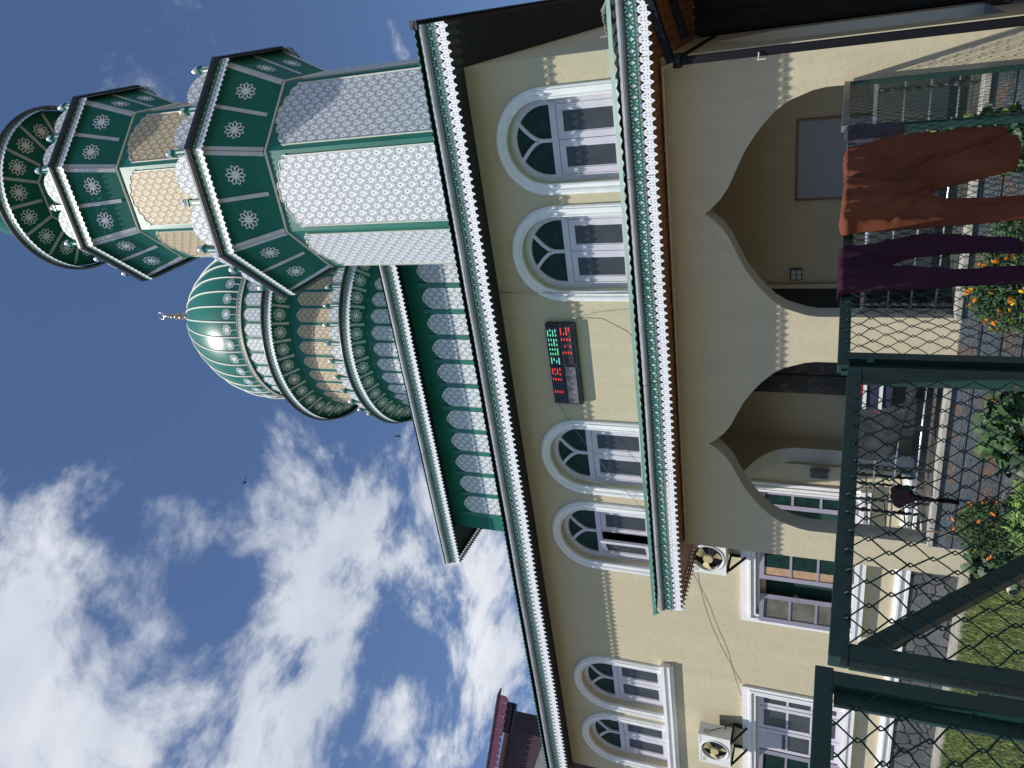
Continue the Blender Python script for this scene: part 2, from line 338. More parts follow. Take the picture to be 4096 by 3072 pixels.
def straight(p0,p1):
    p0=Vector(p0);p1=Vector(p1);L=(p1-p0).length;d=(p1-p0)/L; nrm=Vector((d.y,-d.x,0))
    return L,lambda s,off,z: Vector((p0.x+d.x*s+nrm.x*off,p0.y+d.y*s+nrm.y*off,z))
def circle(c,r):
    return 2*PI*r,lambda s,off,z: Vector((c[0]+(r+off)*cos(s/r),c[1]+(r+off)*sin(s/r),z))
def eave_trim(path,L,zs,tooth,bandp,parent,gutter='gutter_grey',backing='w',wavy=None,ridge_m='roof_green',closed=False,seg=1):
    """zs = (lace tip, lace top, band top, gutter top); a fascia of cut-metal ornament hung below a gutter"""
    zt,zl,zb,zg=zs
    nl=max(1,round(L/tooth)); nb=max(1,round(L/bandp))
    if not closed:
        p_0=path; path=lambda s_,off,z: p_0(s_,off+.006*mnoise.noise(Vector((s_*.9,3,1))),z+.012*mnoise.noise(Vector((s_*.45,7,2)))+.004*mnoise.noise(Vector((s_*2.3,1,5))))
        n_j=max(1,int(L/1.22))
        for i in range(1,n_j+1):
            a=L*i/(n_j+1)+.05*sin(i*5.3); jm=MB(); jm.add([path(a-.003,.036,zl),path(a+.003,.036,zl),path(a+.003,.036,zb),path(a-.003,.036,zb)],[(0,1,2,3)]); jm.add([path(a-.003,.016,zl),path(a+.003,.016,zl),path(a+.003,.016,zl-(zl-zt)*.72),path(a-.003,.016,zl-(zl-zt)*.72)],[(0,1,2,3)])
            if i%2: jm.add([path(a-.02,.001+.03+(zg-zb)/2,zb+.01),path(a-.014,.031+(zg-zb)/2,zb+.01),path(a-.014,.031+(zg-zb)/2,zg-.01),path(a-.02,.031+(zg-zb)/2,zg-.01)],[(0,1,2,3)])
            jm.build('trim_joint','gutter_black',parent)
    m=MB(); tiles(m,LACE_T,nl,lambda s,v: path(s*L/nl,.016,zl+.014-(zl+.014-zt)*v)); m.build('lace_trim','lace_white',parent)
    m=MB(); tiles(m,BAND_T,nb,lambda s,v: path(s*L/nb,.030,zb-(zb-zl)*v)); 
    b=m.build('lattice_band','green_lattice',parent)
    k=seg if closed else max(seg,int(L/.5))
    m=MB()
    for i in range(k):
        a,c=L*i/k,L*(i+1)/k
        m.quad(path(a,.024,zl+.002),path(c,.024,zl+.002),path(c,.024,zb),path(a,.024,zb),0)
        m.quad(path(a,-.012,zl-.01),path(c,-.012,zl-.01),path(c,-.012,zb),path(a,-.012,zb),1)
        m.quad(path(a,-.012,zl-.01),path(a,.010,zl-.01),path(c,.010,zl-.01),path(c,-.012,zl-.01),1)
    m.build('fascia_board',['white_metal' if backing=='w' else backing,'soffit_dark'],parent)
    # half-round gutter
    m=MB(); pr=[]; rad=(zg-zb)/2; zc=(zg+zb)/2
    prof=[(.02,zb+.004)]+[(.03+rad*1.0*cos(R(a)),zc+rad*sin(R(a))) for a in (-90,-60,-30,0,30,60,90)]+[(0.0,zg)]
    k2=k
    for i in range(k2):
        a,c=L*i/k2,L*(i+1)/k2
        for (o1,z1),(o2,z2) in zip(prof,prof[1:]): m.quad(path(a,o1,z1),path(c,o1,z1),path(c,o2,z2),path(a,o2,z2))
    if not closed:
        for a in (0,L): m.add([path(a,o,z) for o,z in prof],[tuple(range(len(prof)))])
    m.build('gutter',gutter,parent,smooth=False)
    # thin conduit clipped under the gutter
    m=MB(); nn=max(2,int(L/.25)*1)
    m.tube([path(L*i/nn,.045,zb+.006+.004*sin(i*1.7)) for i in range(nn+1)],.006,5); 
    for i in range(0,nn,3): m.tube([path(L*i/nn-.008,.045,zb+.006),path(L*i/nn+.012,.045,zb+.006)],.011,5)
    m.build('lamp_cable','cable_grey',parent)

def rosette_mesh():
    m=MB(); Rr=.165
    for k in range(10):
        a=2*PI*k/10+.16; pts=[]
        for side in (1,-1):
            rng=[i/8 for i in range(9)] if side==1 else [i/8 for i in range(7,0,-1)]
            for t in rng:
                r=.16*Rr+.84*Rr*t; wd=side*.215*Rr*(sin(PI*min(1,t**1.25))**.8 if 0<t<1 else 0)
                pts.append(Vector((r*cos(a)-wd*sin(a),r*sin(a)+wd*cos(a),0)))
        c=sum(pts,Vector())/len(pts); n=len(pts)
        inner=[]
        for i,p in enumerate(pts):
            d=(pts[(i+1)%n]-pts[i-1]); d.normalize(); nn=Vector((-d.y,d.x,0)); 
            if nn.dot(c-p)<0: nn=-nn
            inner.append(p+nn*.015)
        zo=.004+.0006*(k%2)
        m.add([(p.x,p.y,zo) for p in pts]+[(p.x,p.y,zo) for p in inner],[(i,(i+1)%n,n+(i+1)%n,n+i) for i in range(n)])
        m.add([(p.x,p.y,zo-.004) for p in pts]+[(p.x,p.y,zo) for p in pts],[(i,(i+1)%n,n+(i+1)%n,n+i) for i in range(n)])
    m.add([(.05*cos(2*PI*i/12),.05*sin(2*PI*i/12),.0065) for i in range(12)],[tuple(range(12))])
    return m
ROS=None
def rosette(parent,matx,ploc):
    global ROS
    if ROS is None: ROS=rosette_mesh().build('rosette','lace_white',parent)
    if ROS.get('used'): o=ROS.copy(); col.objects.link(o)
    else: o=ROS; o['used']=1
    o.parent=parent; o.matrix_basis=matx
    return o
def frame(o,x,y):
    x=Vector(x).normalized(); z=x.cross(Vector(y)).normalized(); y=z.cross(x)
    m=Matrix((x,y,z)).transposed().to_4x4(); m.translation=Vector(o); return m
def panel_outline(W,Hs,Ha,n=5,wig=.045):
    """rectangle with a scalloped ogee head"""
    head=[]
    base=[(W/2,Hs),(W*.455,Hs+Ha*.30),(W*.31,Hs+Ha*.62),(W*.15,Hs+Ha*.85),(0,Hs+Ha)]
    for (a,b),(c,d) in zip(base,base[1:]):
        for i in range(3):
            t=i/3; x=a+(c-a)*t; z=b+(d-b)*t; k=sin(PI*t)*wig
            head.append((x+k*.7*W,z+k*.9*W))
    head.append((0,Hs+Ha))
    L=[(-x,z) for x,z in head[:-1]]
    return [(-W/2,0),(W/2,0)]+head+list(reversed(L))
def lattice_panel(W,Hs,Ha,mats=('lattice_white','trim_ivory'),prou=.02,trim=.011,uo=0):
    m=MB(); ol=panel_outline(W,Hs,Ha)
    m.sheet([ol],lambda x,z:(x,-prou,z),0,lambda x,z:(x+uo,z))
    m.add([(x,-prou,z) for x,z in ol]+[(x,-.001,z) for x,z in ol],[(i,(i+1)%len(ol),len(ol)+(i+1)%len(ol),len(ol)+i) for i in range(len(ol))],1)
    m.tube([(x,-prou-.003,z) for x,z in ol[1:]+ol[:1]],trim,5,1)
    return m
def instance(o,parent,mw):
    c=o.copy(); col.objects.link(c); c.parent=parent; c.matrix_basis=mw; return c

# ================================================================== GROUND
def plane(name,x0,y0,x1,y1,z,m,nx=1,ny=1):
    b=MB(); b.box(x0,y0,z-.02,x1,y1,z,0) if nx==0 else b.quad((x0,y0,z),(x1,y0,z),(x1,y1,z),(x0,y1,z)); o=b.build(name,m); return o
tag(plane('ground',-600,-400,600,900,G-.006,'dusty_ground'),kind='structure')
tag(plane('lawn',-15.4,4.4,-3.4,9.5,G,'lawn_ground'),kind='structure')
o=MB(); o.box(-15.4,9.58,G-.1,-6.56,10.1,G+.05); o.box(-15.4,9.50,G-.1,-6.56,9.58,G+.035); tag(o.build('path','concrete'),kind='structure')
o=MB(); o.box(-5.75,7.0,G-.1,-1.45,7.9,G+.06); tag(o.build('flower_bed','soil'),kind='structure')
o=MB(); o.tube([(-6.12+.36*i,7.87+.012*sin(i*2.1),G+.09) for i in range(15)],.07,9); tag(o.build('kerb','slate_ridge',smooth=True),kind='structure')
# lawn blades
m=MB(); vs=[];fs=[]
random.seed(3)
for i in range(42000):
    x=random.uniform(-13.5,-3.6); y=random.uniform(4.6,9.55)
    if x>-5.75 and y>7.0: continue
    h=random.uniform(.03,.075); a=random.uniform(0,2*PI); wd=.006; lx=random.uniform(-.03,.03); ly=random.uniform(-.03,.03); k=len(vs)
    vs+=[(x-wd*cos(a),y-wd*sin(a),G),(x+wd*cos(a),y+wd*sin(a),G),(x+lx,y+ly,G+h)]; fs.append((k,k+1,k+2))
m.add(vs,fs); tag(m.build('grass','grass_blade'),'short sunlit lawn grass along the stone plinth','grass',kind='stuff')

# ================================================================== MAIN BUILDING
YWALL=10.1
B=thing('mosque_building','cream two-storey building with arched white windows and green cut-metal eaves','building',(-7.6,YWALL,G))
def arch_hole(cx,hw,zb,zs,n=16):
    return [(cx-hw,zb),(cx+hw,zb)]+[(cx+hw*cos(PI*i/n),zs+hw*sin(PI*i/n)) for i in range(n+1)]
def wall_solid(mb,outer,holes,P0,ax,nr,t,mi=0,ri=0):
    """outer/holes in (u,z); P0+ax*u; nr = inward normal, thickness t"""
    P0=Vector(P0);ax=Vector(ax);nr=Vector(nr)
    f=lambda o:(lambda u,z: P0+ax*u+nr*o+Vector((0,0,z)))
    mb.sheet([outer]+holes,f(0),mi); mb.sheet([outer]+holes,f(t),mi)
    for l,i in [(outer,mi)]+[(h,ri) for h in holes]:
        n=len(l); mb.add([f(0)(*p) for p in l]+[f(t)(*p) for p in l],[(k,(k+1)%n,n+(k+1)%n,n+k) for k in range(n)],i)
WX=[-1.71,-3.285,-6.75,-8.35,-11.94,-13.49]      # arched windows
OP=.555; ZB=2.66; ZS=3.73
GW=[(-9.72,-6.90),(-14.10,-11.29)]               # ground floor casement windows
m=MB()
holes=[arch_hole(x,OP,ZB,ZS) for x in WX]+[[(a+.17,-.45),(b-.17,-.45),(b-.17,1.0),(a+.17,1.0)] for a,b in GW]
wall_solid(m,[(-14.6,G),(-6.56,G),(-6.56,1.9),(-.65,1.9),(-.65,4.77),(-14.6,4.77)],holes,(0,YWALL,0),(1,0,0),(0,1,0),.26)
# side walls and rear so that the body is closed
m.quad((-.65,YWALL+.26,G),(-.65,26.5,G),(-.65,26.5,4.77),(-.65,YWALL+.26,4.77)); m.quad((-.65,YWALL+.0,G),(-.65,YWALL+.26,G),(-.65,YWALL+.26,1.9),(-.65,YWALL,1.9))
m.quad((-14.6,YWALL+.26,G),(-14.6,26.5,G),(-14.6,26.5,4.77),(-14.6,YWALL+.26,4.77))
m.quad((-14.6,26.5,G),(-.65,26.5,G),(-.65,26.5,4.77),(-14.6,26.5,4.77))
m.build('wall','render_cream',B)
m=MB(); m.box(-14.5,YWALL+1.2,G,-.75,YWALL+1.25,4.7); m.box(-14.5,YWALL+.27,2.3,-.75,YWALL+1.2,2.35); m.build('inner_partition','wall_dark',B)
# plinth and white string course
m=MB(); m.box(-14.6,YWALL-.07,G,-6.56,YWALL-.001,-1.19); m.build('stone_plinth','stone_plinth',B)
m=MB()
for z0,z1,d in ((-1.195,-1.15,.10),(-1.15,-1.08,.075),(-1.08,-1.05,.11),(-1.05,-1.0,.06)): m.box(-14.62,YWALL-d,z0,-6.56,YWALL-.001,z1)
m.build('plinth_moulding','white_moulding',B)

def arch_path(hw,zb,zs,n=24): return [(hw,zb)]+[(hw*cos(PI*i/n),zs+hw*sin(PI*i/n)) for i in range(n+1)]+[(-hw,zb)]
def moulding(mb,path,prof,y0,mi=0):
    """path (x,z) on the wall around the opening; prof = list of (outward offset, projection)"""
    n=len(path); vs=[]
    for i,(x,z) in enumerate(path):
        a=path[max(0,i-1)];b=path[min(n-1,i+1)]
        tx,tz=b[0]-a[0],b[1]-a[1]; l=math.hypot(tx,tz); nx,nz=tz/l,-tx/l
        for o,p in prof: vs.append((x+nx*o,y0-p,z+nz*o))
    k=len(prof)
    mb.add(vs,[(i*k+j,i*k+j+1,(i+1)*k+j+1,(i+1)*k+j) for i in range(n-1) for j in range(k-1)],mi)
    mb.add([vs[j] for j in range(k)],[tuple(range(k))],mi); mb.add([vs[(n-1)*k+j] for j in range(k)],[tuple(range(k))],mi)
PROF=[(0,0),(0,.05),(.02,.062),(.035,.048),(.065,.045),(.085,.070),(.115,.080),(.125,.062),(.14,.060),(.155,.045),(.157,0)]
def arched_window(cx,open_sash=0):
    W=MB(); z0=ZB-ZB; zs=ZS-ZB
    # part: moulding (white), sub-parts: frame, sashes, glass  -- local to wall coordinates
    moulding(W,[(-x,z) for x,z in arch_path(OP,0,zs)][::1],[(-o,p) for o,p in PROF],0)
    w=W.build('arched_window','white_moulding',B,local=True); w.location=Vector((cx,YWALL,ZB))-B.location
    F=MB(); y=.14
    def barp(pts,wd,dp,yy=y):
        for a,b in zip(pts,pts[1:]): F.bar((a[0],yy,a[1]),(b[0],yy,b[1]),wd,dp,up=(0,1,0)) 
    ap=arch_path(OP-.045,0,zs,20)
    moulding(F,[(-x,z) for x,z in ap],[(-.05,.0),(-.045,.05),(.045,.05),(.047,.0)],y+.03)
    F.box(-OP+.05,y-.035,zs-.15,OP-.05,y+.04,zs-.06)                 # transom
    F.box(-OP+.05,y-.03,-.02,OP-.05,y+.04,.03)
    tz=zs-.06
    F.box(-.024,y-.027,tz,.024,y+.034,tz+.20)
    for s in (-1,1):
        pts=[(s*.33*t**1.3,tz+.16+.36*t**.8) for t in [i/7 for i in range(8)]]
        for a,b in zip(pts,pts[1:]): F.bar((a[0],y,a[1]),(b[0],y,b[1]),.05,.042,up=(0,1,0))
    F.build('window_frame','window_paint',w,local=True)
    gl=MB(); gl.sheet([[(x,z) for x,z in [(OP-.07,tz)]+[((OP-.07)*cos(PI*i/16),zs+(OP-.07)*sin(PI*i/16)) for i in range(17)]+[(-OP+.07,tz)]]],lambda x,z:(x,y+.015,z))
    gl.build('fanlight','green_glass',w,local=True)
    for s in (-1,1):
        S=MB(); a,b=(.004,OP-.085); zt=zs-.155; T=Matrix.Identity(4)
        if open_sash and s==-1:
            T=Matrix.Translation((-b,y,0))@Matrix.Rotation(R(-24),4,'Z')@Matrix.Translation((b,-y,0))
        wd=.085
        def bx(x0,z0,x1,z1,d0=-.02,d1=.022,mi=0):
            xx=sorted((s*x0,s*x1)); S.box(xx[0],y+d0,z0,xx[1],y+d1,z1,mi,T)
        bx(a,.03,a+wd,zt); bx(b-wd,.03,b,zt); bx(a+wd,.03,b-wd,.03+wd+.02); bx(a+wd,zt-wd,b-wd,zt)
        for q in ((a+wd,.13,a+wd+.014,zt-wd),(b-wd-.014,.13,b-wd,zt-wd)): bx(q[0],q[1],q[2],q[3],-.006,.02)
        so_=S.build('sash','window_paint',w,local=True)
        P=MB(); xx=sorted((s*(a+wd),s*(b-wd))); P.box(xx[0],y+.004,.13,xx[1],y+.012,zt-wd,0,T); P.build('pane','frosted_glass',w,local=True)
    return w
for i,x in enumerate(WX): arched_window(x,open_sash=(i==3))
for cx in (WX[4],): 
    m=MB()
    for z0,z1,d,e in ((2.60,2.66,.13,.06),(2.54,2.60,.10,.04),(2.50,2.54,.115,.05),(2.44,2.50,.07,.02)):
        m.box(-14.28-e,YWALL-d,z0,-11.16+e,YWALL-.001,z1)
    m.build('window_sill','white_moulding',B)
def casement(x0,x1,sashes,zb=-.45,zt=1.0):
    """rectangular window, moulding outside the opening x0+.17..x1-.17"""
    c=(x0+x1)/2; hw=(x1-x0)/2-.17; W=MB()
    pth=[(hw,zb),(hw,zt),(-hw,zt),(-hw,zb)]
    for k,(d0,d1,p) in enumerate(((0,.03,.05),(.03,.07,.035),(.07,.11,.075),(.11,.17,.055))):
        W.box(-hw-d1,-p,zb,-hw-d0,-.001,zt+d0); W.box(hw+d0,-p,zb,hw+d1,-.001,zt+d0); W.box(-hw-d1,-p,zt+d0,hw+d1,-.001,zt+d1+.06*(k==3))
    for z0,z1,d in ((zb-.06,zb,.13),(zb-.10,zb-.06,.09),(zb-.15,zb-.10,.12)): W.box(-hw-.2,-d,z0,hw+.2,-.001,z1)
    w=W.build('casement_window','white_moulding',B,local=True); w.location=Vector((c,YWALL,0))-B.location
    F=MB(); y=.10
    F.box(-hw,y-.05,zt-.06,hw,y+.05,zt); F.box(-hw,y-.05,zb,hw,y+.05,zb+.05); F.box(-hw,y-.05,zb+.05,-hw+.06,y+.05,zt-.06); F.box(hw-.06,y-.05,zb+.05,hw,y+.05,zt-.06)
    for q in sashes[1:-1]: F.box(q[0]-.03-c,y-.05,zb+.05,q[0]+.03-c,y+.05,zt-.06) if len(q)==1 else None
    F.build('window_frame','window_paint',w,local=True)
    bk=MB(); bk.box(-hw,y+.16,zb,hw,y+.17,zt); bk.build('curtain','curtain_green',w,local=True)
    wd=MB(); wd.box(-hw+.06,y+.06,zb+.05,-hw+.12,y+.14,zt-.06); wd.box(hw-.12,y+.06,zb+.05,hw-.06,y+.14,zt-.06); wd.box(-.05,y+.06,zb+.05,.05,y+.14,zt-.06); wd.box(-hw+.12,y+.062,zb+.10,hw-.12,y+.12,zb+.16); wd.box(-hw+.12,y+.062,zt-.14,hw-.12,y+.12,zt-.06); wd.build('inner_frame','peach_wood',w,local=True)
    return w,c,hw,y,zb,zt
def sash(w,c,y,xa,xb,zb,zt,hinge=None,ang=0,vent=False,rows=3,pm=None,peach=0):
    S=MB();P=MB(); a,b=xa-c,xb-c; T=Matrix.Identity(4)
    if hinge is not None:
        h=(a if hinge=='l' else b); T=Matrix.Translation((h,y-.05,0))@Matrix.Rotation(R(ang),4,'Z')@Matrix.Translation((-h,-y+.05,0))
    wd=.07; d0,d1=y-.045,y
    S.box(a,d0,zb,a+wd,d1,zt,0,T);S.box(b-wd,d0,zb,b,d1,zt,0,T);S.box(a+wd,d0,zt-wd,b-wd,d1,zt,0,T);S.box(a+wd,d0,zb,b-wd,d1,zb+wd,0,T)
    H=(zt-zb-2*wd)/rows
    for i in range(1,rows): S.box(a+wd,d0+.008,zb+wd+H*i-.018,b-wd,d1-.008,zb+wd+H*i+.018,0,T)
    if vent:
        for k in range(6):
            zz=zt-wd-.05-k*.045; S.box(a+wd+.03,d0-.01,zz-.03,b-wd-.03,d0+.004,zz,0,T@Matrix.Translation((0,0,0)))
        S.box(a+wd,d0+.002,zt-wd-.32,b-wd,d1-.01,zt-wd,0,T)
    P.box(a+wd+(b-a-2*wd)*peach,d0+.018,zb+wd,b-wd,d0+.024,zt-wd,0,T)
    if peach: Q=MB(); Q.box(a+wd,d0+.018,zb+wd,a+wd+(b-a-2*wd)*peach,d0+.026,zt-wd,0,T); Q.build('wooden_lining','peach_wood',w,local=True)
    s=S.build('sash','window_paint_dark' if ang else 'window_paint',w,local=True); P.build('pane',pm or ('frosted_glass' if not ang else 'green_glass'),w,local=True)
w,c,hw,y,zb,zt=casement(*GW[0],[])
sash(w,c,y,-9.62,-9.17,zb+.05,zt-.06,'r',30,pm='wall_reflection_pane'); sash(w,c,y,-8.76,-8.20,zb+.05,zt-.06,'r',14,peach=.33); sash(w,c,y,-7.40,-7.10,zb+.05,zt-.06,'r',12)
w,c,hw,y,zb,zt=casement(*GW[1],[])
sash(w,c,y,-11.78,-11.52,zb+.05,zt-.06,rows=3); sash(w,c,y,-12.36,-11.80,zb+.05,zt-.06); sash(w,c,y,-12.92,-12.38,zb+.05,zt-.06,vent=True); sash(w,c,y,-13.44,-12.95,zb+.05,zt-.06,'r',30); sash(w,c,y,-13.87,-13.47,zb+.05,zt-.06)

# main roof -----------------------------------------------------------
EX0,EX1,EY=-15.2,-.05,9.5
def corr(mb,p0,p1,q0,q1,per=.1,amp=.012,mi=0,up=(0,0,1)):
    """sheet with ridges running from edge p to edge q"""
    p0,p1,q0,q1=map(Vector,(p0,p1,q0,q1)); L=(p1-p0).length; n=max(2,int(L/per)*4); up=Vector(up); vs=[]
    for i in range(n+1):
        t=i/n; o=up*(amp*sin(t*n/4*2*PI)); vs.append(p0.lerp(p1,t)+o); vs.append(q0.lerp(q1,t)+o)
    mb.add(vs,[(2*i,2*i+2,2*i+3,2*i+1) for i in range(n)],mi)
RZ=lambda d: 5.045+d*.40
m=MB()
corr(m,(EX0-.06,EY-.11,RZ(0)-.01),(EX1+.05,EY-.11,RZ(0)-.01),(EX0+4.7,14.2,RZ(4.7)),(EX1-4.7,14.2,RZ(4.7)))
corr(m,(EX1+.05,EY-.08,RZ(0)),(EX1+.05,27.1,RZ(0)),(EX1-4.7,14.2,RZ(4.7)),(EX1-4.7,22.4,RZ(4.7)))
corr(m,(EX0-.06,EY-.08,RZ(0)),(EX0-.06,27.1,RZ(0)),(EX0+4.7,14.2,RZ(4.7)),(EX0+4.7,22.4,RZ(4.7)))
corr(m,(EX0,27.1,RZ(0)),(EX1,27.1,RZ(0)),(EX0+4.7,22.4,RZ(4.7)),(EX1-4.7,22.4,RZ(4.7)))
m.quad((EX0+4.7,14.2,RZ(4.7)),(EX1-4.7,14.2,RZ(4.7)),(EX1-4.7,22.4,RZ(4.7)),(EX0+4.7,22.4,RZ(4.7)))
m.build('roof','roof_green',B)
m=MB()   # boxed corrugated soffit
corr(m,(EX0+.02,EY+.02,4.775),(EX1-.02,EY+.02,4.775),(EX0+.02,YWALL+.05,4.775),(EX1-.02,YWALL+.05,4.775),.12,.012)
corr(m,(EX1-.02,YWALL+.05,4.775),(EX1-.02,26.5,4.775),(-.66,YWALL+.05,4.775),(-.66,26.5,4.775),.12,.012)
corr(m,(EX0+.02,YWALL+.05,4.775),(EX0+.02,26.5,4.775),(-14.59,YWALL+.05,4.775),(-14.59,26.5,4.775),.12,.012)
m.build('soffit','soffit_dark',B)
L,P=straight((EX0,EY,0),(EX1,EY,0))
eave_trim(P,L,(4.60,4.80,4.893,5.005),.1,.117,B)
m=MB(); m.box(EX1-.03,EY-.05,4.93,EX1+.02,26.8,5.02)
corr(m,(EX1+.045,EY-.09,4.90),(EX1+.045,26.8,4.90),(EX1+.045,EY-.09,5.06),(EX1+.045,26.8,5.06),.1,.014,0,(1,0,0))
m.box(EX1-.05,EY-.10,4.99,EX1+.06,EY-.0,5.085)
m.build('verge_sheet','roof_dark',B)
m=MB(); m.box(EX0-.02,EY-.05,4.80,EX0+.03,26.8,5.0); m.build('verge_sheet','roof_dark',B)

# ================================================================== PORCH (veranda)
YP=8.0; PX0,PX1=-6.56,-.65
Pp=thing('porch','shaded veranda with two ogee arches under a low lace-edged lean-to roof','porch',(-3.6,YP,G))
OG=[(1,0),(.985,.10),(.925,.277),(.86,.378),(.76,.48),(.655,.563),(.525,.65),(.38,.718),(.23,.786),(.13,.855),(.05,.936),(0,1)]
def ogee(c,hw,zb,zs,za):
    r=[(c+hw*a,zs+(za-zs)*b) for a,b in OG]; l=[(c-hw*a,zs+(za-zs)*b) for a,b in reversed(OG[:-1])]
    return [(c-hw,zb),(c+hw,zb)]+r+l
m=MB()
wall_solid(m,[(PX0,G),(PX1,G),(PX1,1.68),(PX0,1.68)],[ogee(-2.205,1.14,-1.1,.17,1.30),ogee(-5.005,1.135,-1.1,.17,1.33)],(0,YP,0),(1,0,0),(0,1,0),.25,0,1)
wall_solid(m,[(8.25,G),(10.43,G),(10.43,1.68),(8.25,1.68)],[ogee(9.24,.91,-1.1,.42,1.27)],(PX0,0,0),(0,1,0),(1,0,0),.25,0,1)
wall_solid(m,[(8.25,G),(10.43,G),(10.43,1.68),(8.25,1.68)],[ogee(9.10,.66,-1.25,.5,1.34)],(PX1,0,0),(0,1,0),(-1,0,0),.25,0,1)
m.build('wall',['render_cream','reveal_plaster'],Pp)
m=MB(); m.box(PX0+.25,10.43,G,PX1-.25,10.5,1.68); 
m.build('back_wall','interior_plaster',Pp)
m=MB(); m.box(PX0+.25,YP+.12,-1.13,PX1-.25,10.43,-1.085); m.build('floor_slab','floor_dark',Pp)
m=MB()
for a,b in ((-6.135,-3.875),(-3.34,-1.07)): m.box(a,YP-.075,-1.135,b,YP+.12,-1.08)
bev(m.build('floor_edge','pale_floor',Pp),.006)
m=MB()
for k in range(4):
    zt=-1.14-k*.18
    m.box(-6.14,YP-.045,zt-.135,-1.07,YP-.002,zt,0); m.box(-6.14,YP-.055,zt-.18,-1.07,YP-.002,zt-.135,1)
bev(m.build('slate_cladding',['slate_tiles','slate_ridge'],Pp),.006)
# timber ceiling / soffit
PE0,PE1,PEY=-7.16,1.6,7.4
m=MB(); nb=int((PE1-PE0)/.11)
for i in range(nb):
    x=PE0+.03+i*.11; dz=random.uniform(-.002,.002); m.box(x,PEY+.02,1.69+dz,x+.104,10.05 if x<PX0 else 10.45,1.705+dz)
m.box(PE0+.02,PEY+.02,1.706,PE1-.02,10.08,1.72)
m.build('soffit','soffit_wood',Pp)
L,P=straight((PE0,PEY,0),(PE1,PEY,0))
eave_trim(P,L,(1.612,1.757,1.852,1.925),.081,.098,Pp)
L,P=straight((PE0,10.08,0),(PE0,PEY,0))
m=MB(); nl=round(L/.081); tiles(m,LACE_T,nl,lambda s,v: P(s*L/nl,.0,1.757-.145*v)); m.build('side_lace','soffit_wood',Pp)
m=MB(); m.box(PE0-.01,PEY,1.757,PE0+.02,10.08,1.92); m.build('side_fascia','soffit_wood',Pp)
m=MB(); corr(m,(PE0-.03,PEY-.07,1.945),(PE1,PEY-.07,1.945),(PE0-.03,10.09,2.50),(PE1,10.09,2.50),.105,.013); m.build('roof','roof_green',Pp)
m=MB()   # upstand flashing along the eave, slightly sagging
n=40
for i in range(n):
    a=PE0-.03+(PE1+.03-PE0)*i/n; b=PE0-.03+(PE1+.03-PE0)*(i+1)/n
    s1=.004*sin(i*.9); s2=.004*sin((i+1)*.9)
    m.add([(a,PEY-.075,1.955+s1),(b,PEY-.075,1.955+s2),(b,PEY-.06,1.998+s2),(a,PEY-.06,1.998+s1),(b,PEY-.02,1.99+s2),(a,PEY-.02,1.99+s1)],[(0,1,2,3),(3,2,4,5)])
m.add([(PE0-.03,PEY-.075,1.90),(PE0-.03,PEY-.06,2.0),(PE0-.09,PEY-.08,1.99),(PE0-.03,PEY-.02,1.99)],[(0,1,2),(0,1,3)])
m.build('roof_flashing','roof_green',Pp)
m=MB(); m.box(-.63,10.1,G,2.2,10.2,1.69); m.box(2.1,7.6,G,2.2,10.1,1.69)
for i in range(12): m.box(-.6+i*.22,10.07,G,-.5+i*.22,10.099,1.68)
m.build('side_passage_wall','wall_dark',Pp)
m=MB(); m.box(-.9,9.79,G,-.66,10.05,-1.25); m.box(-.66,9.3,G,-.60,10.09,-1.26); m.build('granite_base','stone_plinth',Pp)
# back wall fittings in the veranda
t=thing('doorway','black doorway with plain frame in the veranda back wall','doorway',(-4.3,10.42,-1.08))
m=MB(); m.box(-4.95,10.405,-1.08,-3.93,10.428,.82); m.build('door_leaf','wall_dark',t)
m=MB(); m.box(-3.93,10.38,-1.08,-3.87,10.428,.88); m.box(-4.95,10.38,.82,-3.93,10.428,.88); m.build('door_frame','interior_plaster',t)
m=MB(); m.box(-5.52,10.36,-1.08,-5.0,10.428,1.65); m.box(-5.25,10.34,-1.08,-5.22,10.36,1.65)
tag(m.build('stone_pier','dark_marble'),'tall black marbled stone pier seen through the left veranda arch','pier')
t=thing('whiteboard','grey whiteboard with thin copper frame on the veranda back wall','whiteboard',(-2.25,10.41,-.3))
m=MB(); m.box(-2.72,10.41,-.32,-1.76,10.425,.52); m.build('board','whiteboard',t)
m=MB()
for a in ((-2.745,.52,-1.735,.545),(-2.745,-.345,-1.735,-.32),(-2.745,-.32,-2.72,.52),(-1.76,-.32,-1.735,.52)): m.box(a[0],10.395,a[1],a[2],10.428,a[3])
bev(m.build('frame','copper_frame',t),.006)
t=thing('switch_panel','small square switch panel with four white plates','switch panel',(-3.74,10.42,.5))
m=MB(); m.box(-3.82,10.40,.43,-3.66,10.428,.59); m.build('backplate','switch_dark',t)
m=MB()
for i in (0,1):
    for j in (0,1): m.box(-3.805+i*.07,10.392,.445+j*.07,-3.805+i*.07+.058,10.402,.445+j*.07+.055)
m.build('switch_plates','switch_white',t)

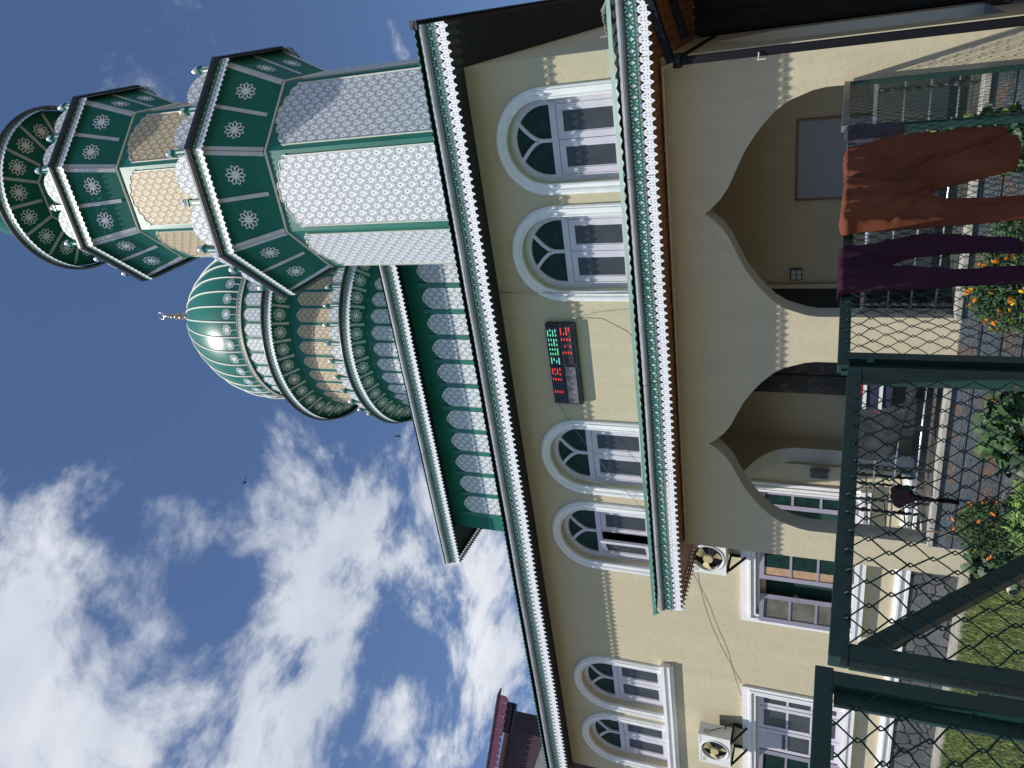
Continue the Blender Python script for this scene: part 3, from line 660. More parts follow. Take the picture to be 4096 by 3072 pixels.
# ================================================================== UPPER STOREY behind the main roof
UY=14.1; UX0,UX1=-11.92,-3.35
U=thing('upper_storey','green panelled storey with white fan-lattice panels rising behind the main roof','building',(-7.6,UY,6.0))
m=MB(); m.box(UX0,UY,6.2,UX1,22.6,8.95)
m.build('wall','green_metal_dark',U)
m=MB()
bx=[-4.0-.62*i+.0 for i in range(13)]; bx=[-11.45+.622*i for i in range(13)]
for x in bx: m=MB(); m.box(x-.055,UY-.03,6.9,x+.055,UY-.002,8.62); bev(m.build('pilaster','green_metal',U),.012)
pan=None
for a,b in zip(bx,bx[1:]):
    if pan is None: pan=lattice_panel(.49,1.42,.27,trim=.007).build('lattice_panel',['lattice_white','trim_ivory'],U,local=True)
    else: pan=instance(pan,U,Matrix.Identity(4))
    pan.matrix_basis=Matrix.Translation(Vector(((a+b)/2,UY,6.85))-U.location)
UE=(-12.75,13.62,-2.5)
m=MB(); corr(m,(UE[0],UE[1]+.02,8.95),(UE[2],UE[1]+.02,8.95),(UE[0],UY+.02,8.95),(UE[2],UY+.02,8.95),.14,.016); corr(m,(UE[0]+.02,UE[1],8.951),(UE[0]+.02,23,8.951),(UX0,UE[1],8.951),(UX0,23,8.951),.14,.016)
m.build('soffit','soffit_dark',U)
L,P=straight((UE[0],UE[1],0),(UE[2],UE[1],0)); eave_trim(P,L,(8.72,8.90,9.01,9.147),.1,.125,U,gutter='gutter_grey')
L,P=straight((UE[0],23.2,0),(UE[0],UE[1],0)); m=MB(); nl=round(L/.1); tiles(m,LACE_T,nl,lambda s,v:P(s*L/nl,0,8.92-.2*v)); m.box(UE[0]-.01,UE[1]+.03,8.92,UE[0]+.01,23.2,9.13); m.build('side_lace','roof_dark',U)
m=MB(); c=(-7.6,18.4)
q=[(UE[0]-.05,UE[1]-.07),(UE[2]+.05,UE[1]-.07),(UE[2]+.05,23.3),(UE[0]-.05,23.3)]; tq=[(-10.6,15.6),(-4.6,15.6),(-4.6,21.2),(-10.6,21.2)]
for i in range(4): corr(m,(*q[i],9.17),(*q[(i+1)%4],9.17),(*tq[i],10.3),(*tq[(i+1)%4],10.3),.1,.012)
m.quad((*tq[0],10.3),(*tq[1],10.3),(*tq[2],10.3),(*tq[3],10.3)); m.build('roof','roof_green',U)

# ================================================================== DOME
DC=(-7.92,18.4)
D=thing('dome','large green ribbed dome on round tiers with rosettes and a metal finial','dome',(DC[0],DC[1],10.2))
NB=36; VIS=[k for k in range(NB) if cos(2*PI*(k+.5)/NB-R(-67))>-.25]
def dpt(r,a,z): return Vector((DC[0]+r*cos(a),DC[1]+r*sin(a),z))
def drum(name,r,z0,z1,pb,ph,pa,mats,cellW=.36):
    m=MB(); m.lathe([(r,z0),(r,z1)],DC,NB); d=m.build(name,'green_metal',D)
    m=MB()
    for k in VIS:
        a=2*PI*k/NB; p=dpt(r*1.0,a,z0); x=Vector((-sin(a),cos(a),0)); o_=Vector((cos(a),sin(a),0))
        m.box(-.035,-.006,z0,.035,.014,z1,0,frame((DC[0]+r*cos(a),DC[1]+r*sin(a),0),x,(0,0,1))@Matrix.Rotation(R(90),4,'X')@Matrix.Rotation(0,4,'Y') if False else Matrix.Translation((DC[0]+r*cos(a),DC[1]+r*sin(a),0))@Matrix.Rotation(a+PI/2,4,'Z'))
    m.build('seam_strips','green_metal',d)
    pn=None; ra=r*cos(PI/NB)
    for k in VIS:
        a=2*PI*(k+.5)/NB; mw=Matrix.Translation((DC[0]+ra*cos(a),DC[1]+ra*sin(a),pb))@Matrix.Rotation(a+PI/2,4,'Z')
        if pn is None: pn=lattice_panel(cellW,ph,pa,mats,trim=.006,prou=.02).build('lattice_panel',mats,d,local=True); pn.matrix_basis=mw
        else: pn=instance(pn,d,mw)
    return d
drum('lower_drum',2.57,9.3,11.58,9.6,1.62,.20,('lattice_white','trim_ivory'))
drum('middle_drum',2.62,12.0,14.03,12.1,1.50,.22,('lattice_cream','trim_ivory'))
drum('upper_drum',2.53,14.5,15.90,14.6,.99,.20,('lattice_white','trim_ivory'))
def skirt(name,ri,zi,ro,zo,NBs=36):
    m=MB(); m.lathe([(ri,zi-.0),(ro-.03,zo-.10)],DC,NB*2); m.lathe([(ro-.03,zo+.0),(ri-.1,zo+.22)],DC,NB*2); s=m.build(name,'green_metal_dark',D)
    m=MB(); m.tube([dpt(ri+.01,2*PI*i/72,zi-.01) for i in range(72)],.018,6,closed=True); m.build('cornice_bead','trim_ivory',s,smooth=True)
    m=MB(); sl=Vector((ro-ri-.03,0,zo-.1-zi)); Ls=sl.length
    for k in VIS:
        a=2*PI*k/NB; ax=Vector((cos(a),sin(a),0)); tg=Vector((-sin(a),cos(a),0)); d=(ax*sl.x+Vector((0,0,sl.z))).normalized(); nr=tg.cross(d).normalized()
        if nr.z>0: nr=-nr
        p0=dpt(ri,a,zi)+d*.08; p1=dpt(ri,a,zi)+d*(Ls-.1)
        q=[p0-tg*.034,p0+tg*.034,p1+tg*.034,p1-tg*.034]
        m=MB(); m.add([v+nr*.012 for v in q]+q,[(0,1,2,3),(0,4,5,1),(1,5,6,2),(2,6,7,3),(3,7,4,0)]); m.build('rib','strip_grey',s)
    for k in VIS:
        a=2*PI*(k+.5)/NB; ax=Vector((cos(a),sin(a),0)); tg=Vector((-sin(a),cos(a),0)); d=(ax*sl.x+Vector((0,0,sl.z))).normalized(); nr=tg.cross(d); 
        if nr.z>0: nr=-nr
        p=dpt(ri,a,zi)+d*(Ls*.47)+nr*.004; rosette(s,frame(p,tg if tg.cross(d).dot(nr)>0 else -tg,d)@Matrix.Scale(1.08,4),None)
    return s
sA=skirt('upper_skirt',2.575,14.03,3.15,14.62); sB=skirt('lower_skirt',2.535,11.58,3.08,12.09)
L,P=circle(DC,3.13); eave_trim(P,L,(14.27,14.43,14.53,14.63),.1,.125,D,gutter='gutter_black',closed=True,seg=144)
L,P=circle(DC,3.06); eave_trim(P,L,(11.74,11.90,12.0,12.10),.1,.125,D,gutter='gutter_black',closed=True,seg=144)
# scalloped parapet with posts above lower skirt
def scallop_mesh(W,H):
    m=MB(); ol=[(-W/2,0),(W/2,0),(W/2,H*.25)]+[(W/2*cos(PI*i/14)*1.0,H*.3+H*.7*sin(PI*i/14)) for i in range(0,15)]+[(-W/2,H*.25)]
    m.sheet([ol],lambda x,z:(x,0,z),0,lambda x,z:(x,z)); m.sheet([ol],lambda x,z:(x,.012,z),0,lambda x,z:(x,z))
    m.add([(x,0,z) for x,z in ol]+[(x,.012,z) for x,z in ol],[(i,(i+1)%len(ol),len(ol)+(i+1)%len(ol),len(ol)+i) for i in range(len(ol))],1)
    return m
def post_mesh(H,wd=.09):
    m=MB(); h=wd/2; m.box(-h,-h,0,h,h,H,0); m.box(-h*1.25,-h*1.25,H,h*1.25,h*1.25,H+.035,0); m.box(-h-.004,-.016,.08,-h,.016,H*.8,1); m.box(-.016,-h-.004,.08,.016,-h,H*.8,1)
    m.lathe([(.015,H+.035),(.02,H+.05)]+[(.062*sin(PI*i/10),H+.05+.062-.062*cos(PI*i/10)) for i in range(1,11)],(0,0),12,2); return m
def parapet(parent,spots_post,spots_scal,z,W,H,PH):
    sc=None
    for (p,rz) in spots_scal:
        mw=Matrix.Translation((p[0],p[1],z))@Matrix.Rotation(rz,4,'Z')
        if sc is None: sc=scallop_mesh(W,H).build('parapet_scallop',['lattice_white','white_metal'],parent,local=True)
        else: sc=instance(sc,parent,mw)
        sc.matrix_basis=mw
    po=None
    for (p,rz) in spots_post:
        mw=Matrix.Translation((p[0],p[1],z))@Matrix.Rotation(rz,4,'Z')
        if po is None: po=post_mesh(PH).build('parapet_post',['green_metal','white_metal','stainless'],parent,local=True)
        else: po=instance(po,parent,mw)
        po.matrix_basis=mw
hold=MB(); hold.lathe([(2.98,12.06),(2.98,12.16),(2.88,12.16)],DC,72); hold=hold.build('parapet','green_metal',D)
parapet(hold,[((DC[0]+2.93*cos(2*PI*k/36),DC[1]+2.93*sin(2*PI*k/36)),2*PI*k/36+PI/2) for k in VIS],[((DC[0]+2.93*cos(2*PI*(k+.5)/36),DC[1]+2.93*sin(2*PI*(k+.5)/36)),2*PI*(k+.5)/36+PI/2) for k in VIS],12.12,.43,.42,.42)
# dome shell
def dprof(t):  # t 0..1 from the ring to the apex
    tab=[(0,2.53,15.98),(.08,2.585,16.22),(.2,2.60,16.68),(.32,2.52,17.2),(.44,2.33,17.75),(.56,2.05,18.25),(.68,1.70,18.77),(.79,1.29,19.25),(.89,.86,19.68),(.96,.46,19.98),(1,.15,20.12)]
    for (a,r1,z1),(b,r2,z2) in zip(tab,tab[1:]):
        if t<=b: f=(t-a)/(b-a); return r1+(r2-r1)*f,z1+(z2-z1)*f
    return tab[-1][1:]
def smoothprof(n):
    P=[dprof(i/60) for i in range(61)]
    for _ in range(8): P=[P[0]]+[((P[i-1][0]+2*P[i][0]+P[i+1][0])/4,(P[i-1][1]+2*P[i][1]+P[i+1][1])/4) for i in range(1,60)]+[P[-1]]
    return P[::60//n]
pr=smoothprof(30)
m=MB(); m.lathe(pr,DC,108); m.build('dome_shell','dome_green',D,smooth=True)
m=MB()
for k in range(36):
    a=2*PI*k/36; m=MB(); m.tube([dpt(r+.012,a,z) for r,z in pr],.026,6); m.build('dome_rib','trim_ivory',D,smooth=True)
ring=MB(); ring.lathe([(2.50,15.87),(2.56,15.87),(2.56,16.02),(2.50,16.02)],DC,108); ring=ring.build('dome_ring','green_metal',D)
m=MB(); L,P=circle(DC,2.568); nb=132
tiles(m,BAND_T,nb,lambda s,v:P(s*L/nb,.004,16.005-.13*v)); m.build('ring_lattice','trim_ivory',ring)
m=MB(); 
for z in (15.865,16.015): m.tube([dpt(2.575,2*PI*i/108,z) for i in range(108)],.014,5,closed=True)
m.build('ring_bead','trim_ivory',ring)
for k in VIS:
    a=2*PI*(k+.5)/36; r1,z1=pr[2]; r2,z2=pr[5]; d=Vector(((r2-r1)*cos(a),(r2-r1)*sin(a),z2-z1)).normalized(); tg=Vector((-sin(a),cos(a),0)); nr=tg.cross(d)
    o_=Vector((cos(a),sin(a),0)); 
    if nr.dot(o_)<0: nr=-nr; 
    p=dpt((r1+r2)/2,a,(z1+z2)/2)+nr*.03; mw=frame(p,tg if tg.cross(d).dot(nr)>0 else -tg,d); rosette(ring,mw,None)
m=MB(); 
for k in VIS:
    a=2*PI*(k+.5)/36; m.bar(dpt(2.57,a,16.0),dpt(2.625,a,16.22),.02,.012)
m.build('rosette_stems','lace_white',ring)
m=MB(); m.lathe([(.13,20.08),(.17,20.16),(.20,20.34),(.18,20.42),(.05,20.44)],DC,20); m.build('finial_collar','gutter_black',D,smooth=True)
m=MB(); fp=[(.05,20.40)]
z=20.44
for rr in (.10,.118,.098,.078,.062,.045):
    for i in range(9): fp.append((.022+rr*sin(PI*i/8),z+rr*2.1*i/8))
    z+=rr*2.1
fp+=[(.02,z+.02),(.012,z+.18)]
m.lathe(fp,DC,16); 
c3=[Vector((DC[0]+.13*cos(t),DC[1],z+.24+.13*sin(t))) for t in [R(100+i*16) for i in range(21)]]
m.tube([Vector(p) for p in c3],[.004+.018*sin(PI*i/20) for i in range(21)],6)
m.build('finial','finial_metal',D,smooth=True)

# ================================================================== MINARET
MC=(-2.173,11.8)
Mi=thing('minaret','tall octagonal green minaret of white lattice panels with flared rosette skirts','minaret',(MC[0],MC[1],5.0))
def oc(r,k,z): a=R(-90+22.5+45*k); return Vector((MC[0]+r*cos(a),MC[1]+r*sin(a),z))
FV=[-3,-2,-1,0,1,2,3]   # faces k: between corner k-1 and k
def shaft(name,r,z0,z1,W,zb,Hs,Ha,mats):
    m=MB(); 
    for k in range(8): m.quad(oc(r,k-1,z0),oc(r,k,z0),oc(r,k,z1),oc(r,k-1,z1))
    s=m.build(name,'green_metal',Mi); pn=None; ap=r*cos(R(22.5))
    for k in FV:
        a=R(-90+45*k); mw=Matrix.Translation((MC[0]+ap*cos(a),MC[1]+ap*sin(a),zb))@Matrix.Rotation(a+PI/2,4,'Z')
        if pn is None: pn=lattice_panel(W,Hs,Ha,mats,trim=.010,uo=.1).build('lattice_panel',mats,s,local=True); pn.matrix_basis=mw
        else: pn=instance(pn,s,mw)
    m=MB()
    for k in range(8): m.tube([oc(r+.012,k,z1-.015),oc(r+.012,k+1,z1-.015)],.02,6)
    m.build('cornice_bead','trim_ivory',s)
    return s
shaft('lower_shaft',1.714,5.0,8.53,1.14,4.9,3.20,.33,('lattice_white','trim_ivory'))
shaft('middle_shaft',1.491,9.5,12.08,.98,9.6,2.02,.32,('lattice_cream','trim_ivory'))
shaft('upper_shaft',.90,13.1,14.97,.58,13.4,1.1,.22,('lattice_cream','trim_ivory'))
def oskirt(name,ri,zi,ro,zo,eav):
    m=MB()
    for k in range(8):
        m.quad(oc(ri,k-1,zi),oc(ri,k,zi),oc(ro-.03,k,zo-.1),oc(ro-.03,k-1,zo-.1)); m.quad(oc(ro-.03,k-1,zo-.01),oc(ro-.03,k,zo-.01),oc(ri-.3,k,zo+.25),oc(ri-.3,k-1,zo+.25))
    s=m.build(name,'green_metal_dark',Mi)
    m=MB()
    def strip(p0,p1,tg,wd,up):
        d=(p1-p0).normalized(); nr=d.cross(tg).normalized()
        if nr.dot(up)<0: nr=-nr
        q=[p0-tg*wd,p0+tg*wd,p1+tg*wd,p1-tg*wd]; m=MB(); m.add([v+nr*.014 for v in q]+q,[(0,1,2,3),(0,4,5,1),(1,5,6,2),(2,6,7,3),(3,7,4,0)]); m.build('rib','strip_grey',s)
    for k in range(8):
        a0,a1=oc(ri,k-1,zi),oc(ri,k,zi); b0,b1=oc(ro-.03,k-1,zo-.1),oc(ro-.03,k,zo-.1); tg=(a1-a0).normalized()
        am,bm=(a0+a1)/2,(b0+b1)/2; fo=(bm-Vector((MC[0],MC[1],bm.z))).normalized(); nrm=tg.cross((bm-am).normalized()); 
        if nrm.z>0: nrm=-nrm
        d=(bm-am).normalized()
        strip(am+d*.12,bm-d*.05,tg,.033,nrm)
        for (a,b,sg) in ((a0,b0,1),(a1,b1,-1)):
            dd=(b-a).normalized(); o=tg*sg*.036; strip(a+dd*.03+o,b-dd*.05+o,tg,.034,nrm)
    for k in FV:
        a0,a1=oc(ri,k-1,zi),oc(ri,k,zi); b0,b1=oc(ro-.03,k-1,zo-.1),oc(ro-.03,k,zo-.1); tg=(a1-a0).normalized()
        for f in (.255,.745):
            pa=a0.lerp(a1,f);pb=b0.lerp(b1,f); p=pa.lerp(pb,.50); d=((b0+b1)/2-(a0+a1)/2).normalized(); nr=tg.cross(d)
            if nr.z>0: nr=-nr
            rosette(s,frame(p+nr*.005,tg if tg.cross(d).dot(nr)>0 else -tg,d),None)
    # eave ornament on each side
    for k in range(-2,4):
        L,P=straight(oc(ro,k-1,0),oc(ro,k,0)); 
        zt=zo
        nl=round(L/.095); m2=MB(); tiles(m2,LACE_T,nl,lambda s_,v:P(s_*L/nl,.004,zt-.21-.14*v)); m2.build('lace_trim','lace_white',s)
        nb_=round(L/.12); m2=MB(); tiles(m2,BAND_T,nb_,lambda s_,v:P(s_*L/nb_,.014,zt-.10-.11*v)); m2.build('lattice_band','green_lattice',s)
        m2=MB(); m2.quad(P(0,.0,zt-.205),P(L,.0,zt-.205),P(L,.0,zt-.1),P(0,.0,zt-.1)); m2.build('fascia_board','trim_ivory',s)
    m=MB(); prof=[(-.03,-.10),(.0,-.105),(.045,-.085),(.055,-.04),(.055,.0),(-.06,.01)]
    for k in range(8):
        for (o1,z1),(o2,z2) in zip(prof,prof[1:]): m.quad(oc(ro+o1,k-1,zo+z1),oc(ro+o1,k,zo+z1),oc(ro+o2,k,zo+z2),oc(ro+o2,k-1,zo+z2))
        m.tube([oc(ro+.03,k-1,zo-.115),oc(ro+.03,k,zo-.115)],.018,6)
    m.build('gutter','gutter_black',s)
    return s
s1=oskirt('lower_skirt',1.714,8.53,2.236,9.66,1); s2=oskirt('upper_skirt',1.491,12.08,1.915,13.25,1)
def oparapet(r,z,W,H,PH,nm):
    hh=MB()
    for k in range(8): hh.quad(oc(r+.03,k-1,z-.02),oc(r+.03,k,z-.02),oc(r+.03,k,z+.08),oc(r+.03,k-1,z+.08))
    hh=hh.build('parapet','green_metal',Mi); ps=[];ss_=[]
    for k in range(-3,5):
        a,b=oc(r,k-1,0),oc(r,k,0); rz=math.atan2(b.y-a.y,b.x-a.x); ps.append((a.lerp(b,.5),rz)); ps.append((b,rz+R(22.5)))
        ss_.append((a.lerp(b,.25),rz)); ss_.append((a.lerp(b,.75),rz))
    parapet(hh,ps,ss_,z,W,H,PH)
oparapet(2.10,9.68,.70,.50,.36,'lower'); oparapet(1.79,13.27,.60,.46,.34,'upper')
# round crowning skirt and small dome
m=MB(); m.lathe([(.86,14.98),(1.60,15.20)],MC,48); s3=m.build('round_skirt','green_metal_dark',Mi)
m=MB()
for k in range(16):
    a=2*PI*k/16
    if cos(a-R(-75))<-.3: continue
    p0=Vector((MC[0]+.90*cos(a),MC[1]+.90*sin(a),14.985)); p1=Vector((MC[0]+1.57*cos(a),MC[1]+1.57*sin(a),15.185)); tg=Vector((-sin(a),cos(a),0)); nr=Vector((.28*cos(a),.28*sin(a),-1)).normalized()
    q=[p0-tg*.03,p0+tg*.03,p1+tg*.03,p1-tg*.03]; m=MB(); m.add([v+nr*.012 for v in q]+q,[(0,1,2,3),(0,4,5,1),(1,5,6,2),(2,6,7,3),(3,7,4,0)]); m.build('rib','strip_grey',s3)
    a+=PI/16; tg=Vector((-sin(a),cos(a),0)); p=Vector((MC[0]+1.26*cos(a),MC[1]+1.26*sin(a),15.095)); d=Vector((.74*cos(a),.74*sin(a),.22)).normalized(); nr=tg.cross(d)
    if nr.z>0: nr=-nr
    rosette(s3,frame(p+nr*.01,tg if tg.cross(d).dot(nr)>0 else -tg,d),None)
L,P=circle(MC,1.62); eave_trim(P,L,(14.93,15.05,15.14,15.24),.1,.12,Mi,gutter='gutter_black',closed=True,seg=72)
m=MB(); m.lathe([(1.60,15.24),(.7,15.42)],MC,36); m.build('skirt_roof','green_metal',Mi)
m=MB(); m.lathe([(.72,15.4),(.72,16.3)],MC,20); m.build('lantern_drum','lattice_cream',Mi)
m=MB(); m.lathe([(.74,16.3),(.90,16.6),(.92,17.0),(.7,17.6),(.3,18.1),(.08,18.4)],MC,36); m.build('cap_dome','dome_green',Mi,smooth=True)

# ================================================================== LED BOARD
t=thing('led_clock_board','long black LED board showing green and red figures on the upper wall','display',(-5.02,10.0,3.58))
def q4(u,v):   # board is hung a little out of level
    tl=(-4.34,4.055);tr=(-4.33,3.59);bl=(-5.71,4.05);br=(-5.705,3.58)
    x=(tl[0]*(1-u)+bl[0]*u)*(1-v)+(tr[0]*(1-u)+br[0]*u)*v; z=(tl[1]*(1-u)+bl[1]*u)*(1-v)+(tr[1]*(1-u)+br[1]*u)*v
    return x,z
m=MB(); m.box(-5.71,9.992,3.582,-4.335,10.085,4.052); bev(m.build('housing','black_plastic',t),.015)
DS=[((-5.0,3.845),(-4.37,4.01),'green'),((-5.0,3.632),(-4.363,3.80),'red'),((-5.675,3.838),(-5.045,4.005),'red2'),((-5.675,3.632),(-5.045,3.795),'speck')]
for (x0,z0),(x1,z1),kk in DS:
    m=MB(); m.box(x0,9.975,z0,x1,9.9915,z1); d=m.build('led_module','led_speckle' if kk=='speck' else 'screen_dark',t); bev(d,.003)
    if kk=='speck': continue
    # crop coordinates of the lit dashes: (row centre, y start, y end)
    if kk=='green':
        rows=[(180,280,380),(215,262,300),(262,280,380),(297,262,312),(225,340,380),(307,342,378),(195,420,458),(236,420,458),(283,420,540),(318,420,458),(207,497,537),(247,497,535),(328,500,537),(218,578,612),(258,578,612),(299,578,612),(344,578,690),(229,652,690),(268,652,690),(308,652,690),(244,730,838),(283,740,785),(327,778,822),(365,732,842)]
        base=(165,215); top=(330,225); sc_=(240-165)/(840-215)
    elif kk=='red':
        rows=[(391,242,360),(439,322,360),(477,242,360),(514,242,290),(410,412,452),(451,412,452),(494,412,452),(536,412,452),(463,522,560),(546,522,562),(437,630,668),(478,630,668),(519,630,668),(562,630,668)]
        base=(380,215)
    else:
        rows=[(270,915,1010),(305,910,945),(350,918,1012),(386,910,948),(315,988,1022),(394,988,1026),(285,1070,1105),(324,1070,1108),(366,1072,1110),(405,1074,1112),(311,1278,1312),(349,1275,1312),(390,1280,1315),(430,1280,1315)]
        base=(262,885)
    for cx,ya,yb in rows:
        A=MB()
        ym=(ya+yb)/2; lean=(base[0]+(ym-base[1])*.121)
        zz=z1-(cx-lean)/165*(z1-z0); xa=x1-(ya-base[1])/(625 if kk!='red2' else 590)*(x1-x0); xb=x1-(yb-base[1])/(625 if kk!='red2' else 590)*(x1-x0)
        A.box(min(xa,xb),9.970,zz-.007,max(xa,xb),9.974,zz+.007,0)
        A.build('lit_bar',('led_green','led_cyan')[int(cx+ya)%2] if kk=='green' else 'led_red',d)

# ================================================================== AIR CONDITIONERS
def ac(x0,x1,z0,z1,label):
    t=thing('air_conditioner',label,'air conditioner',((x0+x1)/2,9.8,z0),'outdoor air-conditioning units on the wall')
    y0,y1=9.65,9.93
    cx=(x0+x1)/2+(.10 if x0<-10 else .0); cx=x1-.48*(x1-x0) if x0<-10 else x0+.42*(x1-x0); cz=(z0+z1)/2; r=.225; n=32
    m=MB(); circ=[(cx+r*cos(2*PI*i/n),cz+r*sin(2*PI*i/n)) for i in range(n)]
    m.sheet([[(x0,z0),(x1,z0),(x1,z1),(x0,z1)],circ],lambda x,z:(x,y0,z))
    m.add([(x,y0,z) for x,z in circ]+[(x,y0+.07,z) for x,z in circ],[(i,(i+1)%n,n+(i+1)%n,n+i) for i in range(n)])
    m.quad((x0,y0,z0),(x0,y1,z0),(x0,y1,z1),(x0,y0,z1)); m.quad((x1,y0,z0),(x1,y1,z0),(x1,y1,z1),(x1,y0,z1)); m.quad((x0,y0,z1),(x1,y0,z1),(x1,y1,z1),(x0,y1,z1)); m.quad((x0,y0,z0),(x1,y0,z0),(x1,y1,z0),(x0,y1,z0))
    m.box(x0-.004,y0-.006,z1-.03,x1+.004,y1,z1+.006); m.box(x0,y0-.004,z0,x1,y0-.0005,z0+.02)
    ring=[(cx+(r+.02)*cos(2*PI*i/n),y0-.006,cz+(r+.02)*sin(2*PI*i/n)) for i in range(n)]; m.tube(ring,.012,5,closed=True)
    for a in range(5):
        m.box(x1-.002,y0+.06,z0+.1+a*.07,x1+.003,y1-.04,z0+.13+a*.07)
    m.build('casing','ac_white',t)
    m=MB(); m.box(x0+.01,y0+.10,z0+.01,x1-.01,y1-.01,z1-.01); m.build('coil','ac_dark',t)
    f=MB(); f.lathe([(.0,0),(.055,.0),(.075,.02),(.075,.06),(0,.06)],(0,0),20)
    for k in range(3):
        a0=2*PI*k/3+.5; pts=[]; 
        for i in range(7):
            t_=i/6
            for rr in (.07,.14,.205): pts.append((rr*cos(a0+t_*.85*(rr/.205)**.4),rr*sin(a0+t_*.85*(rr/.205)**.4),.01+.05*t_))
        f.add(pts,[(i*3+j,i*3+j+1,(i+1)*3+j+1,(i+1)*3+j) for i in range(6) for j in range(2)])
    fo=f.build('fan','fan_beige',t,local=True,smooth=False); fo.matrix_basis=Matrix.Translation(Vector((cx,y0+.03,cz))-t.location)@Matrix.Rotation(R(-90),4,'X')@Matrix.Rotation(PI,4,'X')
    for x in (x0+.08,x1-.08):
        m=MB()
        m.box(x-.02,y0,z0-.03,x+.02,10.09,z0-.003); m.box(x-.02,10.06,z0-.28,x+.02,10.09,z0-.03); m.bar((x,y0+.04,z0-.03),(x,10.07,z0-.26),.03,.03)
        m.build('bracket','black_steel',t)
    m=MB(); m.box(x1-.001,y0+.05,z1-.2,x1+.004,y0+.15,z1-.08); m.build('rating_label','label_paper',t); m=MB(); m.box(x0+.05,y0-.003,z1-.12,x0+.16,y0-.0005,z1-.06); m.build('rating_label','label_paper',t)
    m=MB(); m.tube([(x1,y1-.05,z0+.12),(x1+.07,y1-.06,z0+.10),(x1+.08,y1,z0+.02),(x1-.05,y1+.08,z0-.08),(x1-.12,10.06,z0-.2),(x1-.15,10.07,z0-.32)],.014,6); m.tube([(x1,y0+.12,z1-.2),(x1+.04,y0+.14,z1-.28),(x1+.05,y0+.2,z0+.15)],.008,5); m.build('hose','cable_black',t)
    return t
ac(-13.01,-12.27,1.40,1.96,'white outdoor air conditioner on the wall above the far casement window')
ac(-8.47,-7.73,1.40,1.95,'white outdoor air conditioner half hidden behind the porch eave')
t=thing('floodlight','small grey floodlight on the wall seen through the end arch','light',(-6.62,10.05,.1))
m=MB(); m.box(-6.70,9.97,-.02,-6.57,10.05,.24); m.box(-6.66,10.05,.06,-6.60,10.098,.12); bev(m.build('lamp_body','gutter_grey',t),.01); m=MB(); m.box(-6.69,9.962,.0,-6.58,9.969,.22); m.build('lens','frosted_glass',t)

# ================================================================== PIPES AND CABLES
def wire(name,pts,r,m,label,cat,group=None,n=6):
    b=MB(); b.tube(pts,r,n); return tag(b.build(name,m,smooth=True),label,cat,group)
def sag(a,b,s,n=14):
    a=Vector(a);b=Vector(b); return [a.lerp(b,i/n)+Vector((0,0,-s*4*(i/n)*(1-i/n))) for i in range(n+1)]
b=MB(); b.tube([(-6.50,7.955,1.655),(-.78,7.955,1.655),(-.73,7.955,1.63),(-.71,7.955,1.56),(-.71,7.955,1.40)],.014,8)
for x in [-6.0+.75*i for i in range(8)]: b.tube([(x-.03,7.955,1.655),(x+.03,7.955,1.655)],.019,8)
tag(b.build('conduit_pipe','pvc_pipe',smooth=True),'thin pale conduit pipe running under the porch ceiling','pipe')
wire('cable',[(-4.36,10.03,4.0),(-4.30,10.0,3.75),(-4.22,9.97,3.40),(-4.20,9.9,3.1),(-4.30,9.7,2.7),(-4.42,9.4,2.4)],.005,'cable_black','black cable hanging from the lower edge of the LED board to the porch roof','cable','cables strung on the facade')
wire('cable',[(-5.71,10.07,4.04),(-6.2,10.03,3.78),(-6.9,9.99,3.30),(-7.70,10.02,2.70),(-8.1,9.99,2.45)],.0035,'cable_grey','thin wire slanting down across the third arched window','cable','cables strung on the facade')
wire('cable',[(-3.86,10.06,4.76),(-3.855,10.03,4.0),(-3.87,10.035,3.4),(-3.86,10.03,2.65)],.008,'cable_pale','pale wire running straight down beside the second arched window','cable','cables strung on the facade')
wire('cable',[(-7.05,10.09,4.35),(-7.12,10.02,4.0),(-7.17,10.0,3.4),(-7.3,9.99,3.0),(-7.25,9.99,2.6)],.004,'cable_pale','thin pale wire hanging over the third arched window','cable','cables strung on the facade')
wire('cable',[(-8.5-2.76*t,10.094,1.97-.72*t-.10*sin(PI*t)*-1.6) for t in [i/24 for i in range(25)]],.0025,'cable_grey','upper of two wires slanting across the blank wall to the far casement','cable','cables strung on the facade')
wire('cable',[(-8.6-3.0*t,10.094,2.12-.86*t-.09*sin(PI*t)+.012*sin(t*17)) for t in [i/24 for i in range(25)]],.0025,'cable_grey','lower of two wires slanting across the blank wall to the far casement','cable','cables strung on the facade')
b=MB()
for k in range(5):
    b.tube([(-.55+.02*k,9.9-.1*k,2.6+.02*k)]+[(-.45+.28*i/6+.02*sin(k+i*1.3),9.4-2.0*i/6,2.55-.52*i/6+.025*cos(k*2+i)) for i in range(7)]+[(.10,7.33,1.86+.02*k),(.45,7.3,1.72+.03*k),(1.2,7.3,1.9)],.010,5)
tag(b.build('cable_bundle','cable_grey',smooth=True),'tangled bundle of cables tied at the right end of the porch eave','cable')
b=MB(); b.tube([(-6.03,7.22,G+.06),(-6.0,7.46,G+.09)],.05,14); b.tube([(-6.0305,7.215,G+.06),(-6.03,7.22,G+.06)],.041,14,1); tag(b.build('drain_pipe',['pvc_pipe','cable_black'],smooth=False),'short white plastic pipe end lying on the lawn','pipe')
